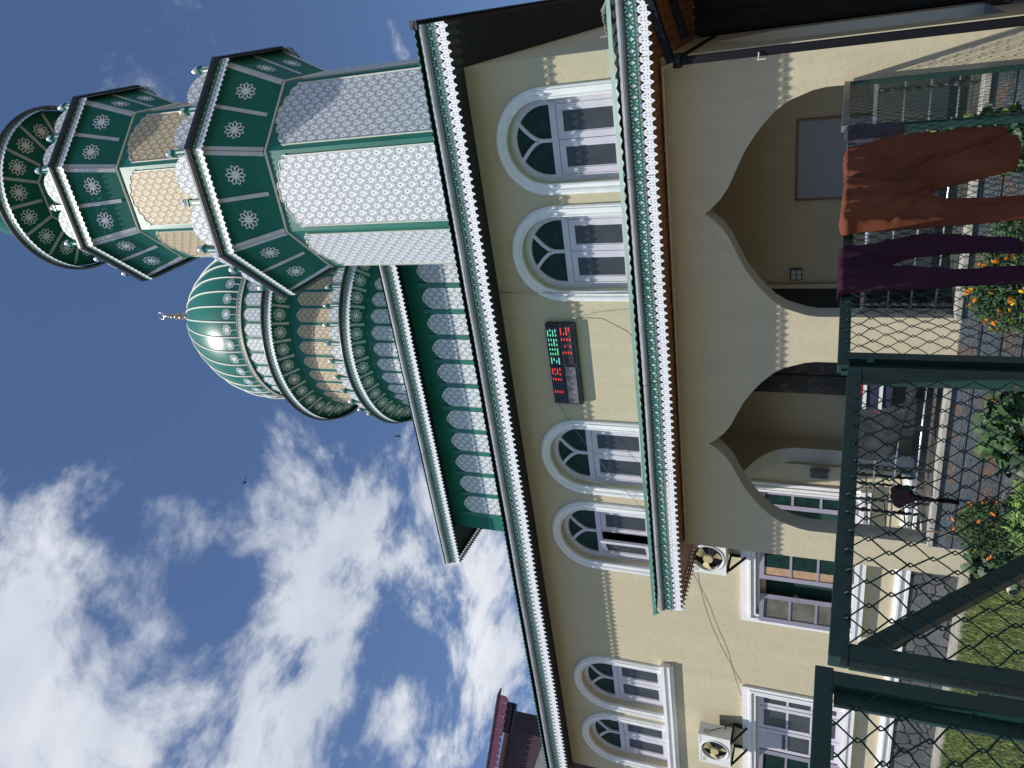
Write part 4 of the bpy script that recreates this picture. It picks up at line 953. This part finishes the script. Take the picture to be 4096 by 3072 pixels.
# black steel frame of the side lean-to
t=thing('steel_frame','black steel post and braces of a lean-to at the right porch corner','frame',(-.66,7.62,G))
b=MB(); b.box(-.70,7.57,G,-.63,7.64,1.47); b.box(-.72,7.54,1.40,-.60,7.67,1.47); bev(b.build('post','black_steel',t),.004)
b=MB(); b.bar((-.66,7.6,1.50),(.05,7.35,1.66),.07); b.bar((-.50,7.95,1.42),(.12,7.9,1.60),.07); b.bar((-.66,7.65,1.44),(-.66,9.9,1.44),.05); b.build('brace','black_steel',t)
b=MB(); b.tube([(-.665,7.56,.72),(-.72,7.53,.72)],.008,6); b.tube([(-.72,7.53,.735),(-.72,7.53,.66)],.007,6); b.build('latch_hook','rust_cream',t)

# ================================================================== VERANDA RAILINGS AND HANGINGS
def railing(a,b,label,posts):
    a=Vector(a);b=Vector(b); t=thing('railing',label,'railing',tuple(a.lerp(b,.5)+Vector((0,0,-1.08))),'steel railings closing the veranda arches')
    m=MB(); m.tube([a+Vector((0,0,-.255)),b+Vector((0,0,-.255))],.024,10); m.build('handrail','stainless',t,smooth=True)
    for z in (-.49,-.70,-.92):
        m=MB(); m.tube([a+Vector((0,0,z)),b+Vector((0,0,z))],.009,8); m.build('rail','stainless',t,smooth=True)
    for f in posts:
        p=a.lerp(b,f); m=MB(); n=40
        m.tube([p+Vector((.006*cos(i*1.5),.006*sin(i*1.5),-1.08+.83*i/n)) for i in range(n+1)],[.018+.012*(i in (8,9,30,31)) for i in range(n+1)],6); m.build('post','gutter_black',t)
    return t
railing((-1.07,8.12,0),(-3.34,8.12,0),'steel bar railing across the right veranda arch',(.04,.96))
railing((-3.87,8.12,0),(-6.13,8.12,0),'steel bar railing across the left veranda arch',(.36,.60,.80))
railing((-6.44,8.36,0),(-6.44,10.1,0),'steel bar railing across the end arch of the veranda',(.1,.35,.7,.82))
def cloth_rows(rows,fn,th,name,m,label,cat,folds=9,amp=.014,close=True,group=None,parent=None,seed=0,top=1,slant=0):
    """rows: (a,b,z) from top to bottom; fn(s,off,z)->point; a soft flattened tube of cloth with ridged folds"""
    n=120; b=MB(); vs=[]; fine=[]
    for (r0,r1) in zip(rows,rows[1:]):
        k=max(2,int(abs(r0[2]-r1[2])/.014)+1)
        for i in range(k): t_=i/k; t_=t_*t_*(3-2*t_) if False else t_; fine.append([r0[j]+(r1[j]-r0[j])*t_ for j in range(3)])
    fine.append(list(rows[-1])); z0=fine[0][2]; zN=fine[-1][2]
    for _ in range(3):
        fine=[fine[0]]+[[(fine[i-1][j]+2*fine[i][j]+fine[i+1][j])/4 for j in (0,1)]+[fine[i][2]] for i in range(1,len(fine)-1)]+[fine[-1]]
    def ridge(x,y): return 1-2*abs(mnoise.noise(Vector((x,y,seed*3.1))))**.75
    for a,b_,z in fine:
        c=(a+b_)/2; hw=(b_-a)/2; d=z0-z; tp=(1 if zN<-.45 or zN>-.19 and zN<-.16 else max(.12,min(1,(z-zN)*13))) if top else min(1,.10+d*12)
        for j in range(n):
            t_=2*PI*j/n; s=c+hw*math.copysign(abs(cos(t_))**.85,cos(t_)); fr=1 if sin(t_)>=0 else .4
            q=s-slant*d
            wv=ridge(q*folds*.8,d*1.6)*.9+ridge(q*folds*2.1+7,d*2.7)*.45+mnoise.noise(Vector((q*folds*.35,d*4,seed+9)))*.9
            edge=1-abs(cos(t_))**6
            wv*=amp*fr*edge*tp
            vs.append(fn(s+.006*mnoise.noise(Vector((z*14,seed,1 if cos(t_)>0 else 5))),th*tp*math.copysign(abs(sin(t_))**.7,sin(t_))+wv,z+.007*mnoise.noise(Vector((s*16,seed,3)))))
    k=len(fine); fs=[(i*n+j,i*n+(j+1)%n,(i+1)*n+(j+1)%n,(i+1)*n+j) for i in range(k-1) for j in range(n)]
    fs.append(tuple(range(n-1,-1,-1))); 
    if close: fs.append(tuple((k-1)*n+j for j in range(n)))
    b.add(vs,fs); o=b.build(name,m,parent,smooth=True)
    if label: tag(o,label,cat,group)
    return o
PF=lambda y0:(lambda s,off,z: Vector((s,y0-off,z)))
cloth_rows([(-5.08,-3.98,-.215),(-5.10,-4.0,-.25),(-5.11,-4.02,-.45),(-5.09,-4.02,-.62),(-4.95,-4.02,-.68),(-4.45,-4.03,-.77),(-4.20,-4.06,-.84)],PF(8.07),.035,'carpet','carpet_grey','dark grey carpet slung over the railing of the left arch','carpet',folds=4,amp=.010,seed=4)
t=thing('folded_cloth','navy cloth with white stripes and a red corner folded over the grey carpet','cloth',(-4.1,7.98,-.4))
cloth_rows([(-4.38,-3.97,-.20),(-4.39,-3.96,-.45),(-4.375,-3.965,-.60)],PF(7.985),.02,'cloth_body','navy_cloth',None,None,folds=3,amp=.005,seed=5,parent=t)
for (x0,x1,z0,z1,mi) in ((-4.385,-3.965,-.50,-.465,0),(-4.385,-3.965,-.345,-.31,0),(-4.21,-3.965,-.31,-.23,1)):
    n=10; b=MB()
    for i in range(n):
        a=x0+(x1-x0)*i/n; c=x0+(x1-x0)*(i+1)/n; b.quad((a,7.945,z0),(c,7.945,z0),(c,7.945,z1),(a,7.945,z1),mi)
    b.m=[0]*len(b.m); b.build('stripe' if mi==0 else 'red_corner','white_cloth' if mi==0 else 'red_cloth',t)
b=MB(); 
for i in range(3): b.tube([(-4.38,7.95,-.44-.02*i),(-4.43-.01*(i%3),7.94,-.45-.022*i)],.006,4)
b.build('fringe','red_cloth',t)
cloth_rows([(-5.50,-5.36,-.66),(-5.60,-5.33,-.70),(-5.64,-5.34,-.77),(-5.54,-5.36,-.85),(-5.50,-5.44,-.92),(-5.49,-5.455,-1.05),(-5.49,-5.47,-1.33)],PF(7.93),.025,'scarf','plaid_cloth','dark purple checked scarf hanging from the veranda railing','scarf',folds=3,amp=.008,seed=6)
b=MB(); b.tube([(-5.85,7.88,-.75),(-5.88,7.88,-1.0),(-5.87,7.9,-1.2),(-5.93,7.88,-1.45),(-5.92,7.9,-1.75)],[.006,.008,.01,.011,.012],5)
for i in range(6): b.tube([(-5.88,7.88,-.9-.13*i),(-5.86+.05*(-1)**i,7.85,-.86-.13*i)],.004,4)
tag(b.build('dry_stem','dry_stem'),'dry brown plant stem standing against the porch corner','plant')

# ================================================================== CHAIN-LINK FENCE
FB=Vector((-1.699,1.309)); FA=Vector((-.97,5.463)); fd=(FA-FB).normalized(); fn_=Vector((fd.y,-fd.x))   # fn_ points to the camera side
def FP(s,off,z): return Vector((FB.x+fd.x*s+fn_.x*off,FB.y+fd.y*s+fn_.y*off,z))
def chain(fp,s0,s1,z0,z1,parent,off=.022,w=.0745,h=.095,r=.0022,seed=1):
    rnd=random.Random(seed); m=MB(); k=int((s1-s0)/(w/2)); nz=int((z1-z0)/(h/2))
    ws={}
    def kn(i,j):    # knot jitter, shared by neighbours
        if (i,j) not in ws: ws[(i,j)]=(rnd.gauss(0,.0035)+.006*sin(i*.31+j*.12),rnd.gauss(0,.0035)+.005*sin(i*.2-j*.17),.006*sin(i*.17+j*.23)+.004*sin(j*.9))
        return ws[(i,j)]
    for i in range(k):
        pts=[]
        for j in range(nz+1):
            ci=i if (i+j)%2==0 else i+1     # column of this knot
            dx,dz,dy=kn(ci,j); sg=1 if ci==i else -1
            s=s0+ci*w/2+dx; z=z1-j*h/2+dz
            if s>s1+.01: s=s1
            # the wire wraps around the neighbour's: overshoot and step out of plane
            pts.append(fp(s-sg*.0042,off+dy-.004*sg,z+.004)); pts.append(fp(s-sg*.0042,off+dy+.004*sg,z-.004))
            if j<nz:
                c2=i if (i+j+1)%2==0 else i+1; d2=kn(c2,j+1); s2=s0+c2*w/2+d2[0]; z2=z1-(j+1)*h/2+d2[1]
                pts.append(fp((s+s2)/2+.003*sg,off+(dy+d2[2])/2,(z+z2)/2))
        m.tube(pts,r,4)
    return m.build('wire_mesh','wire_green',parent)
GRP='chain-link panels of the green fence'
# fixed panel next to the gate
t=thing('fence_panel','long green chain-link fence panel with clothes thrown over its top rail','fence',tuple(FP(2.9,0,G)),GRP)
b=MB(); b.bar(FP(1.60,0,-.038),FP(3.78,0,-.042),.04,.045); b.bar(FP(3.78,0,-.042),FP(4.24,0,-.042),.04,.045,1); bev(b.build('top_rail',['fence_green','fence_grey'],t),.003)
b=MB(); b.bar(FP(1.655,0,-.055),FP(1.655,0,G),.055,.04,up=(fd.x,fd.y,0)); b.bar(FP(1.612,-.01,-.03),FP(1.612,-.01,G),.02,.05,up=(fd.x,fd.y,0)); b.build('end_stile','fence_green',t)
for s in (3.06,4.25): b=MB(); pw=.035 if s<4 else .022; b.box(-pw,-pw,G,pw,pw,-.06 if s<4 else -.02,0,Matrix.Translation((*FP(s,-.05,0).xy,0))@Matrix.Rotation(math.atan2(fd.y,fd.x),4,'Z')); bev(b.build('post','fence_green',t),.004)
chain(FP,1.68,4.24,G+.05,-.05,t,seed=2)
# return panel to the porch wall
D2=(Vector((-1.05,7.97))-FA).normalized()
def FP2(s,off,z): return Vector((FA.x+D2.x*s+D2.y*off,FA.y+D2.y*s-D2.x*off,z))
t=thing('fence_panel','green chain-link return panel with a weathered grey rail meeting the porch pier','fence',tuple(FP2(1.2,0,G)),GRP)
b=MB(); b.bar(FP2(-.15,0,-.005),FP2(2.5,0,-.005),.04,.045); bev(b.build('top_rail','fence_grey',t),.003)
b=MB(); b.bar(FP2(2.46,0,-.03),FP2(2.46,0,G),.04,.04); b.build('end_stile','fence_green',t)
chain(FP2,.05,2.45,G+.05,-.03,t,seed=3,h=.09,w=.16,r=.0017)
# gate leaf (stands a hair proud of the line)
t=thing('gate','green framed chain-link gate leaf with one diagonal brace','gate',tuple(FP(.9,0,G)))
sg0,sg1=.30,1.585; ztop=lambda s:-.022-(s-.3)*.024
b=MB(); b.bar(FP(sg0,0,ztop(sg0)-.025),FP(sg1,0,ztop(sg1)-.025),.05,.05); bev(b.build('top_rail','fence_green',t),.003)
for s in (sg0+.022,sg1-.025):
    b=MB(); b.bar(FP(s,0,ztop(s)-.05),FP(s,0,G+.08),.05,.05,up=(fd.x,fd.y,0)); bev(b.build('stile','fence_green',t),.003)
b=MB(); b.bar(FP(sg0+.05,-.012,-.11),FP(1.17,-.012,-1.02),.032,.045); b.build('brace','fence_green',t)
b=MB(); b.bar(FP(sg0+.05,0,G+.11),FP(sg1-.05,0,G+.11),.045,.045); b.build('bottom_rail','fence_green',t)
b=MB(); b.tube([FP(.255,.0,-.44),FP(.255,.0,-.50)],.022,10); b.tube([FP(.262,0,-.36),FP(.262,0,-.44)],.016,10); b.build('hinge','fence_green',t)
chain(FP,sg0+.045,sg1-.045,G+.13,-.07,t,off=.028,seed=4,r=.0026,w=.080,h=.112)
# panel left of the gate
t=thing('fence_panel','green chain-link fence panel with torn rail end, nearest the camera','fence',tuple(FP(-.3,0,G)),GRP)
b=MB(); b.bar(FP(.268,0,-.015),FP(-1.2,0,-.012),.04,.045); bev(b.build('top_rail','fence_green',t),.003)
b=MB(); b.bar(FP(.238,0,-.036),FP(.238,0,G),.042,.04,up=(fd.x,fd.y,0)); b.bar(FP(.205,-.012,-.04),FP(.205,-.012,G),.012,.05,up=(fd.x,fd.y,0)); b.build('end_stile','fence_green',t)
chain(FP,-1.2,.235,G+.05,-.04,t,seed=5,r=.0024,w=.088,h=.102)

# clothes on the top rail
def FO(o): return lambda s,off,z: FP(s,o+off,z)
def garment(name,outline,fn,th,m,label,cat,creases=(),amp=.02,fq=8,slant=0,seed=0,group=None,res=.0095,open_=()):
    """cloth laid over the rail: padded sheet whose outline is a closed smooth curve in (s,z)"""
    P=[];n0=len(outline)
    for i in range(n0):
        p0,p1,p2,p3=[outline[(i+k-1)%n0] for k in range(4)]
        for k in range(5):
            t=k/5; P.append(tuple(.5*((2*p1[q])+(-p0[q]+p2[q])*t+(2*p0[q]-5*p1[q]+4*p2[q]-p3[q])*t*t+(-p0[q]+3*p1[q]-3*p2[q]+p3[q])*t**3) for q in (0,1)))
    P=[(a+.004*mnoise.noise(Vector((a*19,b*19,seed))),b+.004*mnoise.noise(Vector((a*19,b*19,seed+4)))) for a,b in P]
    n=len(P)
    def near(x,z):
        best=9;bp=None
        for i in range(n):
            ax,az=P[i];bx,bz=P[(i+1)%n];dx,dz=bx-ax,bz-az;L=dx*dx+dz*dz
            t=0 if L<1e-12 else max(0,min(1,((x-ax)*dx+(z-az)*dz)/L)); qx,qz=ax+dx*t,az+dz*t; d=(x-qx)**2+(z-qz)**2
            if d<best: best=d;bp=(qx,qz)
        return math.sqrt(best),bp
    def inside(x,z):
        c=False
        for i in range(n):
            ax,az=P[i];bx,bz=P[(i+1)%n]
            if (az>z)!=(bz>z) and x<(bx-ax)*(z-az)/(bz-az)+ax: c=not c
        return c
    x0=min(p[0] for p in P)-res;x1=max(p[0] for p in P)+res;z0=min(p[1] for p in P)-res;z1=max(p[1] for p in P)+res
    nx=int((x1-x0)/res)+1;nz=int((z1-z0)/res)+1; ins={};
    for i in range(nx+1):
        for k in range(nz+1): ins[(i,k)]=inside(x0+i*res,z0+k*res)
    idx={};vf=[];vb=[];fs=[]
    def h(x,z,d):
        e=min(1,d/.022); e=e*(2-e)
        q=x-slant*(z1-z); y=(z1-z)
        def ridge(a,b): return 1-2.2*abs(mnoise.noise(Vector((a,b,seed*3.1))))**.8
        w_=ridge(q*fq,y*1.3)*.8+ridge(q*fq*2.3+3,y*2.4)*.35+mnoise.noise(Vector((q*fq*.4,y*2.5,seed+9)))*.9+.25*mnoise.noise(Vector((q*30,y*9,seed)))
        v=th*.62*e+amp*1.15*e*w_+.006*math.exp(-((d-.022)/.004)**2)-.004*math.exp(-((d-.030)/.003)**2)+.010*e*math.exp(-y*14)*math.sin(x*75+4*math.sin(x*21+seed))
        for (sa,za,sb,zb_,dep,wd) in creases:
            dx,dz=sb-sa,zb_-za;L=dx*dx+dz*dz;t=max(0,min(1,((x-sa)*dx+(z-za)*dz)/L)); dd=((x-sa-dx*t)*-dz+(z-za-dz*t)*dx)/math.sqrt(L); r_e=math.hypot(x-sa-dx*t,z-za-dz*t)
            v+= e*(-dep*math.exp(-(r_e/wd)**2)+dep*.6*math.exp(-((r_e-2.2*wd)/(1.5*wd))**2)*(1 if dd>0 else .2))
        return v
    def vid(i,k):
        if (i,k) in idx: return idx[(i,k)]
        x,z=x0+i*res,z0+k*res; d,bp=near(x,z)
        if not ins[(i,k)]: x,z=bp; d=0
        idx[(i,k)]=len(vf); vf.append(fn(x,h(x,z,d),z)); vb.append(fn(x,-.3*th*min(1,d/.03)-.002,z)); return idx[(i,k)]
    for i in range(nx):
        for k in range(nz):
            c=[(i,k),(i+1,k),(i+1,k+1),(i,k+1)]
            if any(ins[q] for q in c): fs.append(tuple(vid(*q) for q in c))
    b=MB(); o=len(vf); b.add(vf+vb,fs+[tuple(o+q for q in reversed(f)) for f in fs])
    return tag(b.build(name,m,smooth=True),label,cat,group)
BR=[(2.66,-.004),(2.95,-.002),(3.20,-.008),(3.45,-.003),(3.63,-.004),(3.70,-.04),(3.745,-.09),(3.79,-.22),(3.83,-.37),(3.852,-.50),(3.862,-.62),(3.855,-.75),(3.84,-.82),(3.70,-.826),(3.68,-.87),(3.545,-.862),(3.335,-.815),(3.28,-.76),(3.225,-.652),(3.148,-.515),(3.085,-.40),(3.06,-.388),(3.02,-.42),(2.965,-.51),(2.955,-.63),(2.948,-.80),(2.945,-.94),(2.94,-1.08),(2.80,-1.08),(2.775,-.90),(2.75,-.777),(2.734,-.68),(2.717,-.56),(2.697,-.36),(2.684,-.235),(2.67,-.10)]
garment('trousers',BR,FO(.035),.040,'rust_cloth','large rust brown trousers thrown over the chain-link fence','clothing',
 [(3.06,-.40,2.96,-.04,.020,.014),(3.05,-.37,2.73,-.05,.018,.016),(2.99,-.38,2.70,-.22,.012,.012),(3.33,-.33,3.47,-.46,.035,.010),(3.44,-.48,3.72,-.82,.030,.008),(3.12,-.40,3.30,-.02,.016,.015),(3.60,-.02,3.52,-.30,.018,.014),(2.86,-.45,2.86,-1.0,.010,.02)],amp=.020,fq=6,slant=-.2,seed=11,group='trousers drying on the fence')
PU=[(2.03,-.004),(2.25,-.001),(2.485,-.004),(2.51,-.06),(2.522,-.149),(2.548,-.21),(2.574,-.274),(2.594,-.356),(2.578,-.474),(2.554,-.587),(2.547,-.70),(2.50,-.738),(2.43,-.715),(2.447,-.614),(2.44,-.483),(2.42,-.347),(2.385,-.268),(2.325,-.19),(2.305,-.182),(2.297,-.22),(2.292,-.303),(2.273,-.488),(2.283,-.597),(2.287,-.717),(2.292,-.88),(2.19,-.88),(2.182,-.72),(2.172,-.60),(2.161,-.473),(2.136,-.305),(2.121,-.15),(2.105,-.06),(2.085,-.02)]
garment('trousers',PU,FO(.035),.034,'purple_cloth','slim dark purple trousers hanging over the fence beside the gate post','clothing',
 [(2.315,-.19,2.30,-.03,.012,.010),(2.36,-.2,2.47,-.03,.010,.012),(2.22,-.15,2.23,-.8,.008,.014),(2.50,-.3,2.50,-.7,.008,.014)],amp=.010,fq=12,seed=14,group='trousers drying on the fence')
RG=[(3.845,-.004),(3.95,-.001),(4.06,-.003),(4.08,-.05),(4.095,-.12),(4.097,-.19),(4.09,-.25),(4.055,-.31),(4.02,-.335),(3.97,-.33),(3.89,-.305),(3.84,-.27),(3.808,-.22),(3.815,-.12),(3.83,-.05)]
garment('rag',RG,FO(.03),.026,'grey_cloth','small dark grey cloth hung on the fence right of the brown trousers','cloth',[(3.86,-.30,3.87,-.18,.02,.006),(4.0,-.02,3.98,-.3,.008,.01)],amp=.010,fq=18,seed=17,res=.008)

# ================================================================== PLANTS
def leafm(kind,size,rnd,p,nrm):
    """returns verts of a leaf"""
    z=Vector(nrm).normalized(); x=z.orthogonal().normalized(); a=rnd.uniform(0,2*PI); q=x*cos(a)+z.cross(x)*sin(a); y=z.cross(q)
    if kind=='narrow': pr=[(0,0),(.35,.13),(1,0),(.35,-.13)]
    elif kind=='round': pr=[(0,0)]+[(.5+.5*cos(t),.5*sin(t)) for t in [R(150-60*i) for i in range(6)]]
    else: pr=[(0,0),(.1,.35),(.35,.3),(.4,.52),(.62,.36),(.72,.4),(.78,.18),(1.05,0),(.78,-.18),(.72,-.4),(.62,-.36),(.4,-.52),(.35,-.3),(.1,-.35)]
    return [p+(q*u+y*v)*size+z*(-.25*size*u*u) for u,v in pr]
def plant(name,label,cat,c,rad,h,kind,size,n,mats,flowers=0,fm=(),seed=0,fs=.03,lean=(0,0)):
    rnd=random.Random(seed); c=Vector(c); t=thing(name,label,cat,tuple(c))
    st=MB(); tips=[]
    for i in range(9):
        a=rnd.uniform(0,2*PI); k=rnd.uniform(.3,.95); e=c+Vector((cos(a)*rad[0]*k+lean[0],sin(a)*rad[1]*k+lean[1],h*rnd.uniform(.6,.95)))
        st.tube([c+Vector((cos(a)*.05,sin(a)*.05,-.03)),c.lerp(e,.5)+Vector((0,0,.08*h)),e],[.011,.008,.003],5); tips.append(e)
    st.build('stems','leaf_dark',t)
    lm=MB()
    for i in range(n):
        u=rnd.random()**.45; a=rnd.uniform(0,2*PI); el=rnd.uniform(0,1)**.8
        bul=1+.22*sin(a*3+seed)+.15*sin(a*5+el*7)
        p=c+Vector((cos(a)*rad[0]*u*bul*math.sqrt(1-.7*el*el)+lean[0]*el,sin(a)*rad[1]*u*bul*math.sqrt(1-.7*el*el)+lean[1]*el,h*el*(1-.18*u)*(.9+.2*rnd.random())))
        nrm=Vector((rnd.gauss(0,.6),rnd.gauss(0,.6)-.4,rnd.uniform(.3,1)))
        v=leafm(kind,size*rnd.uniform(.6,1.2),rnd,p,nrm); lm.add(v,[tuple(range(len(v)))],rnd.choice(range(len(mats))) if True else 0)
    lm.build('foliage',list(mats),t)
    proto={}
    for i in range(flowers):
        m_=rnd.choice(fm); a=rnd.uniform(0,2*PI); u=rnd.random()**.5
        p=Vector((cos(a)*rad[0]*u*.95+lean[0]*.8,sin(a)*rad[1]*u*.95-.02+lean[1]*.8,h*(1-.5*u*u)*rnd.uniform(.75,1.06)))
        if m_ not in proto:
            f=MB(); f.lathe([(.2*fs,-.5*fs),(.75*fs,-.1*fs),(fs,.18*fs),(.85*fs,.42*fs),(.5*fs,.5*fs),(.25*fs,.42*fs),(.01*fs,.5*fs)],(0,0),9); 
            for k in range(9):
                aa=2*PI*k/9; f.add([(fs*.7*cos(aa-.3),fs*.7*sin(aa-.3),.25*fs),(fs*1.25*cos(aa),fs*1.25*sin(aa),.12*fs),(fs*.7*cos(aa+.3),fs*.7*sin(aa+.3),.25*fs)],[(0,1,2)])
            o=f.build('flower',m_,t,local=True); proto[m_]=o
        else: o=proto[m_].copy(); col.objects.link(o)
        o.parent=t; s_=rnd.uniform(.7,1.15); o.matrix_basis=Matrix.Translation(p)@Matrix.Rotation(rnd.uniform(-.9,.9),4,'X')@Matrix.Rotation(rnd.uniform(-.9,.9),4,'Y')@Matrix.Scale(s_,4)
    return t
OM=('marigold_orange','marigold_orange','marigold_yellow')
LD=('leaf_dark','leaf_dark','leaf_mid')
plant('marigold_bush','large marigold bush crowded with orange and yellow blooms behind the purple trousers','flower bush',(-2.72,7.15,G+.03),(.48,.32),.80,'narrow',.075,5200,LD,62,OM,seed=1,fs=.030)
plant('marigold_bush','marigold bush with yellow blooms between the two trousers on the fence','flower bush',(-2.15,6.9,G+.03),(.30,.3),.72,'narrow',.07,2600,LD,26,OM,seed=2,fs=.028)
plant('marigold_bush','low marigold bush with orange blooms beside the porch corner','flower bush',(-5.35,7.35,G+.03),(.36,.30),.62,'narrow',.055,3600,('leaf_dark','leaf_dark','leaf_mid'),20,('marigold_orange',),seed=3,fs=.027)
plant('squash_plant','broad-leaved green plant between the gate stile and slate steps','plant',(-4.1,7.25,G+.03),(.48,.34),.52,'lobed',.125,620,('leaf_mid','leaf_dark','leaf_dark'),4,('marigold_orange',),seed=4,fs=.03)
plant('climbing_plant','round-leaved bright green plant seen right of the brown trousers','plant',(-1.42,6.95,G+.03),(.22,.35),1.25,'round',.075,1900,('leaf_lime','leaf_mid','leaf_dark'),seed=5)
plant('creeper','leafy lobed creeper spreading on the pillar foot beside the lawn','plant',(-5.95,7.55,G+.03),(.26,.26),.42,'lobed',.11,320,('leaf_mid','leaf_dark'),seed=6)
plant('weed_clump','loose green weed clump at the lawn edge below the squash plant','plant',(-4.75,6.75,G+.02),(.5,.3),.28,'narrow',.10,1300,('leaf_mid','leaf_lime'),seed=8)

# ================================================================== NEIGHBOUR HOUSE, BIRDS
H=thing('neighbour_house','maroon clad house gable with scalloped fascia beyond the eaves','house',(-29,18.2,G))
b=MB(); X0=-25.02; 
corr(b,(X0,18,G),(-36,18,G),(X0,18,11.15),(-36,18,14.3),.19,.03,0,(0,-1,0)); b.quad((X0,18,G),(X0,18.9,G),(X0,18.9,11.15),(X0,18,11.15)); b.quad((X0,18.9,G),(-36,18.9,G),(-36,18.9,14.2),(X0,18.9,11.15)); b.build('wall','maroon_dark',H)
b=MB()
def rk(x,dz): return 10.75+( -22.35-x)*.273+dz
n=30; x0,x1=-22.35,-34
for i in range(n):
    a=x0+(x1-x0)*i/n; c=x0+(x1-x0)*(i+1)/n; mid=(a+c)/2; w_=(a-c)
    pts=[(a,rk(a,0)),(c,rk(c,0))]+[(mid+w_/2*cos(t_),rk(mid,-.30)+.10*-sin(t_)) for t_ in [PI+PI*0-0+PI*j/6*-1 for j in range(7)]]
    b.sheet([[(p[0],p[1]) for p in pts]],lambda x,z,i=i:(x,17.4-.006*(i%2),z))
b.build('fascia','maroon',H)
b=MB(); b.add([(x0,17.35,rk(x0,.05)),(x1,17.35,rk(x1,.05)),(x1,17.7,rk(x1,.05)),(x0,17.7,rk(x0,.05)),(x0,17.35,rk(x0,-.0)),(x1,17.35,rk(x1,-.0)),(x1,17.7,rk(x1,0)),(x0,17.7,rk(x0,0))],[(0,1,2,3),(7,6,5,4),(0,4,5,1),(0,3,7,4)]); b.build('roof','maroon_dark',H)
b=MB()
for i in range(9):
    xx=-23.3-i*.2; zb=10.50+i*.055; b.box(xx-.19,17.88,zb-.04,xx,17.92,zb+.32); b.tube([(xx-.095,17.88,zb-.04),(xx-.095,17.92,zb-.04)],.095,10)
b.build('side_lace','roof_dark',H)
b=MB(); b.add([(-25.6,17.2,9.0),(-29.0,16.9,9.0),(-29.0,17.9,10.9),(-26.1,17.9,9.9),(-25.0,17.9,9.5)],[(0,1,2,3,4)]); b.build('lower_roof','slate_roof',H)
b=MB(); b.bar((-24.9,17.0,8.7),(-29,16.8,10.3),.22,.22); b.build('verge_beam','pvc_pipe',H)
def bird(loc,sc,rz,label):
    b=MB(); b.lathe([(.0,-.22),(.03,-.2),(.05,-.08),(.055,.04),(.03,.14),(.028,.18),(.0,.24)],(0,0),8)
    b.v=[(x,z,y) for x,y,z in b.v]
    for s in (-1,1): b.add([(s*.03,.10,.03),(s*.30,.13,.10),(s*.55,.02,.06),(s*.32,-.04,.08),(s*.03,-.06,.03)],[(0,1,2,3,4)])
    b.add([(-.02,-.18,0),(.02,-.18,0),(.09,-.36,.01),(-.09,-.36,.01)],[(0,1,2,3)])
    o=b.build('bird','bird_dark'); o.location=loc; o.scale=(sc,)*3; o.rotation_euler=(.5,.3,rz); tag(o,label,'bird','birds in the sky')
bird((-20.1,25,27.96),1.0,.6,'dark bird gliding alone in the open sky'); bird((-9.214,14,10.0),.22,2.2,'small dark bird flying close above the upper eave')
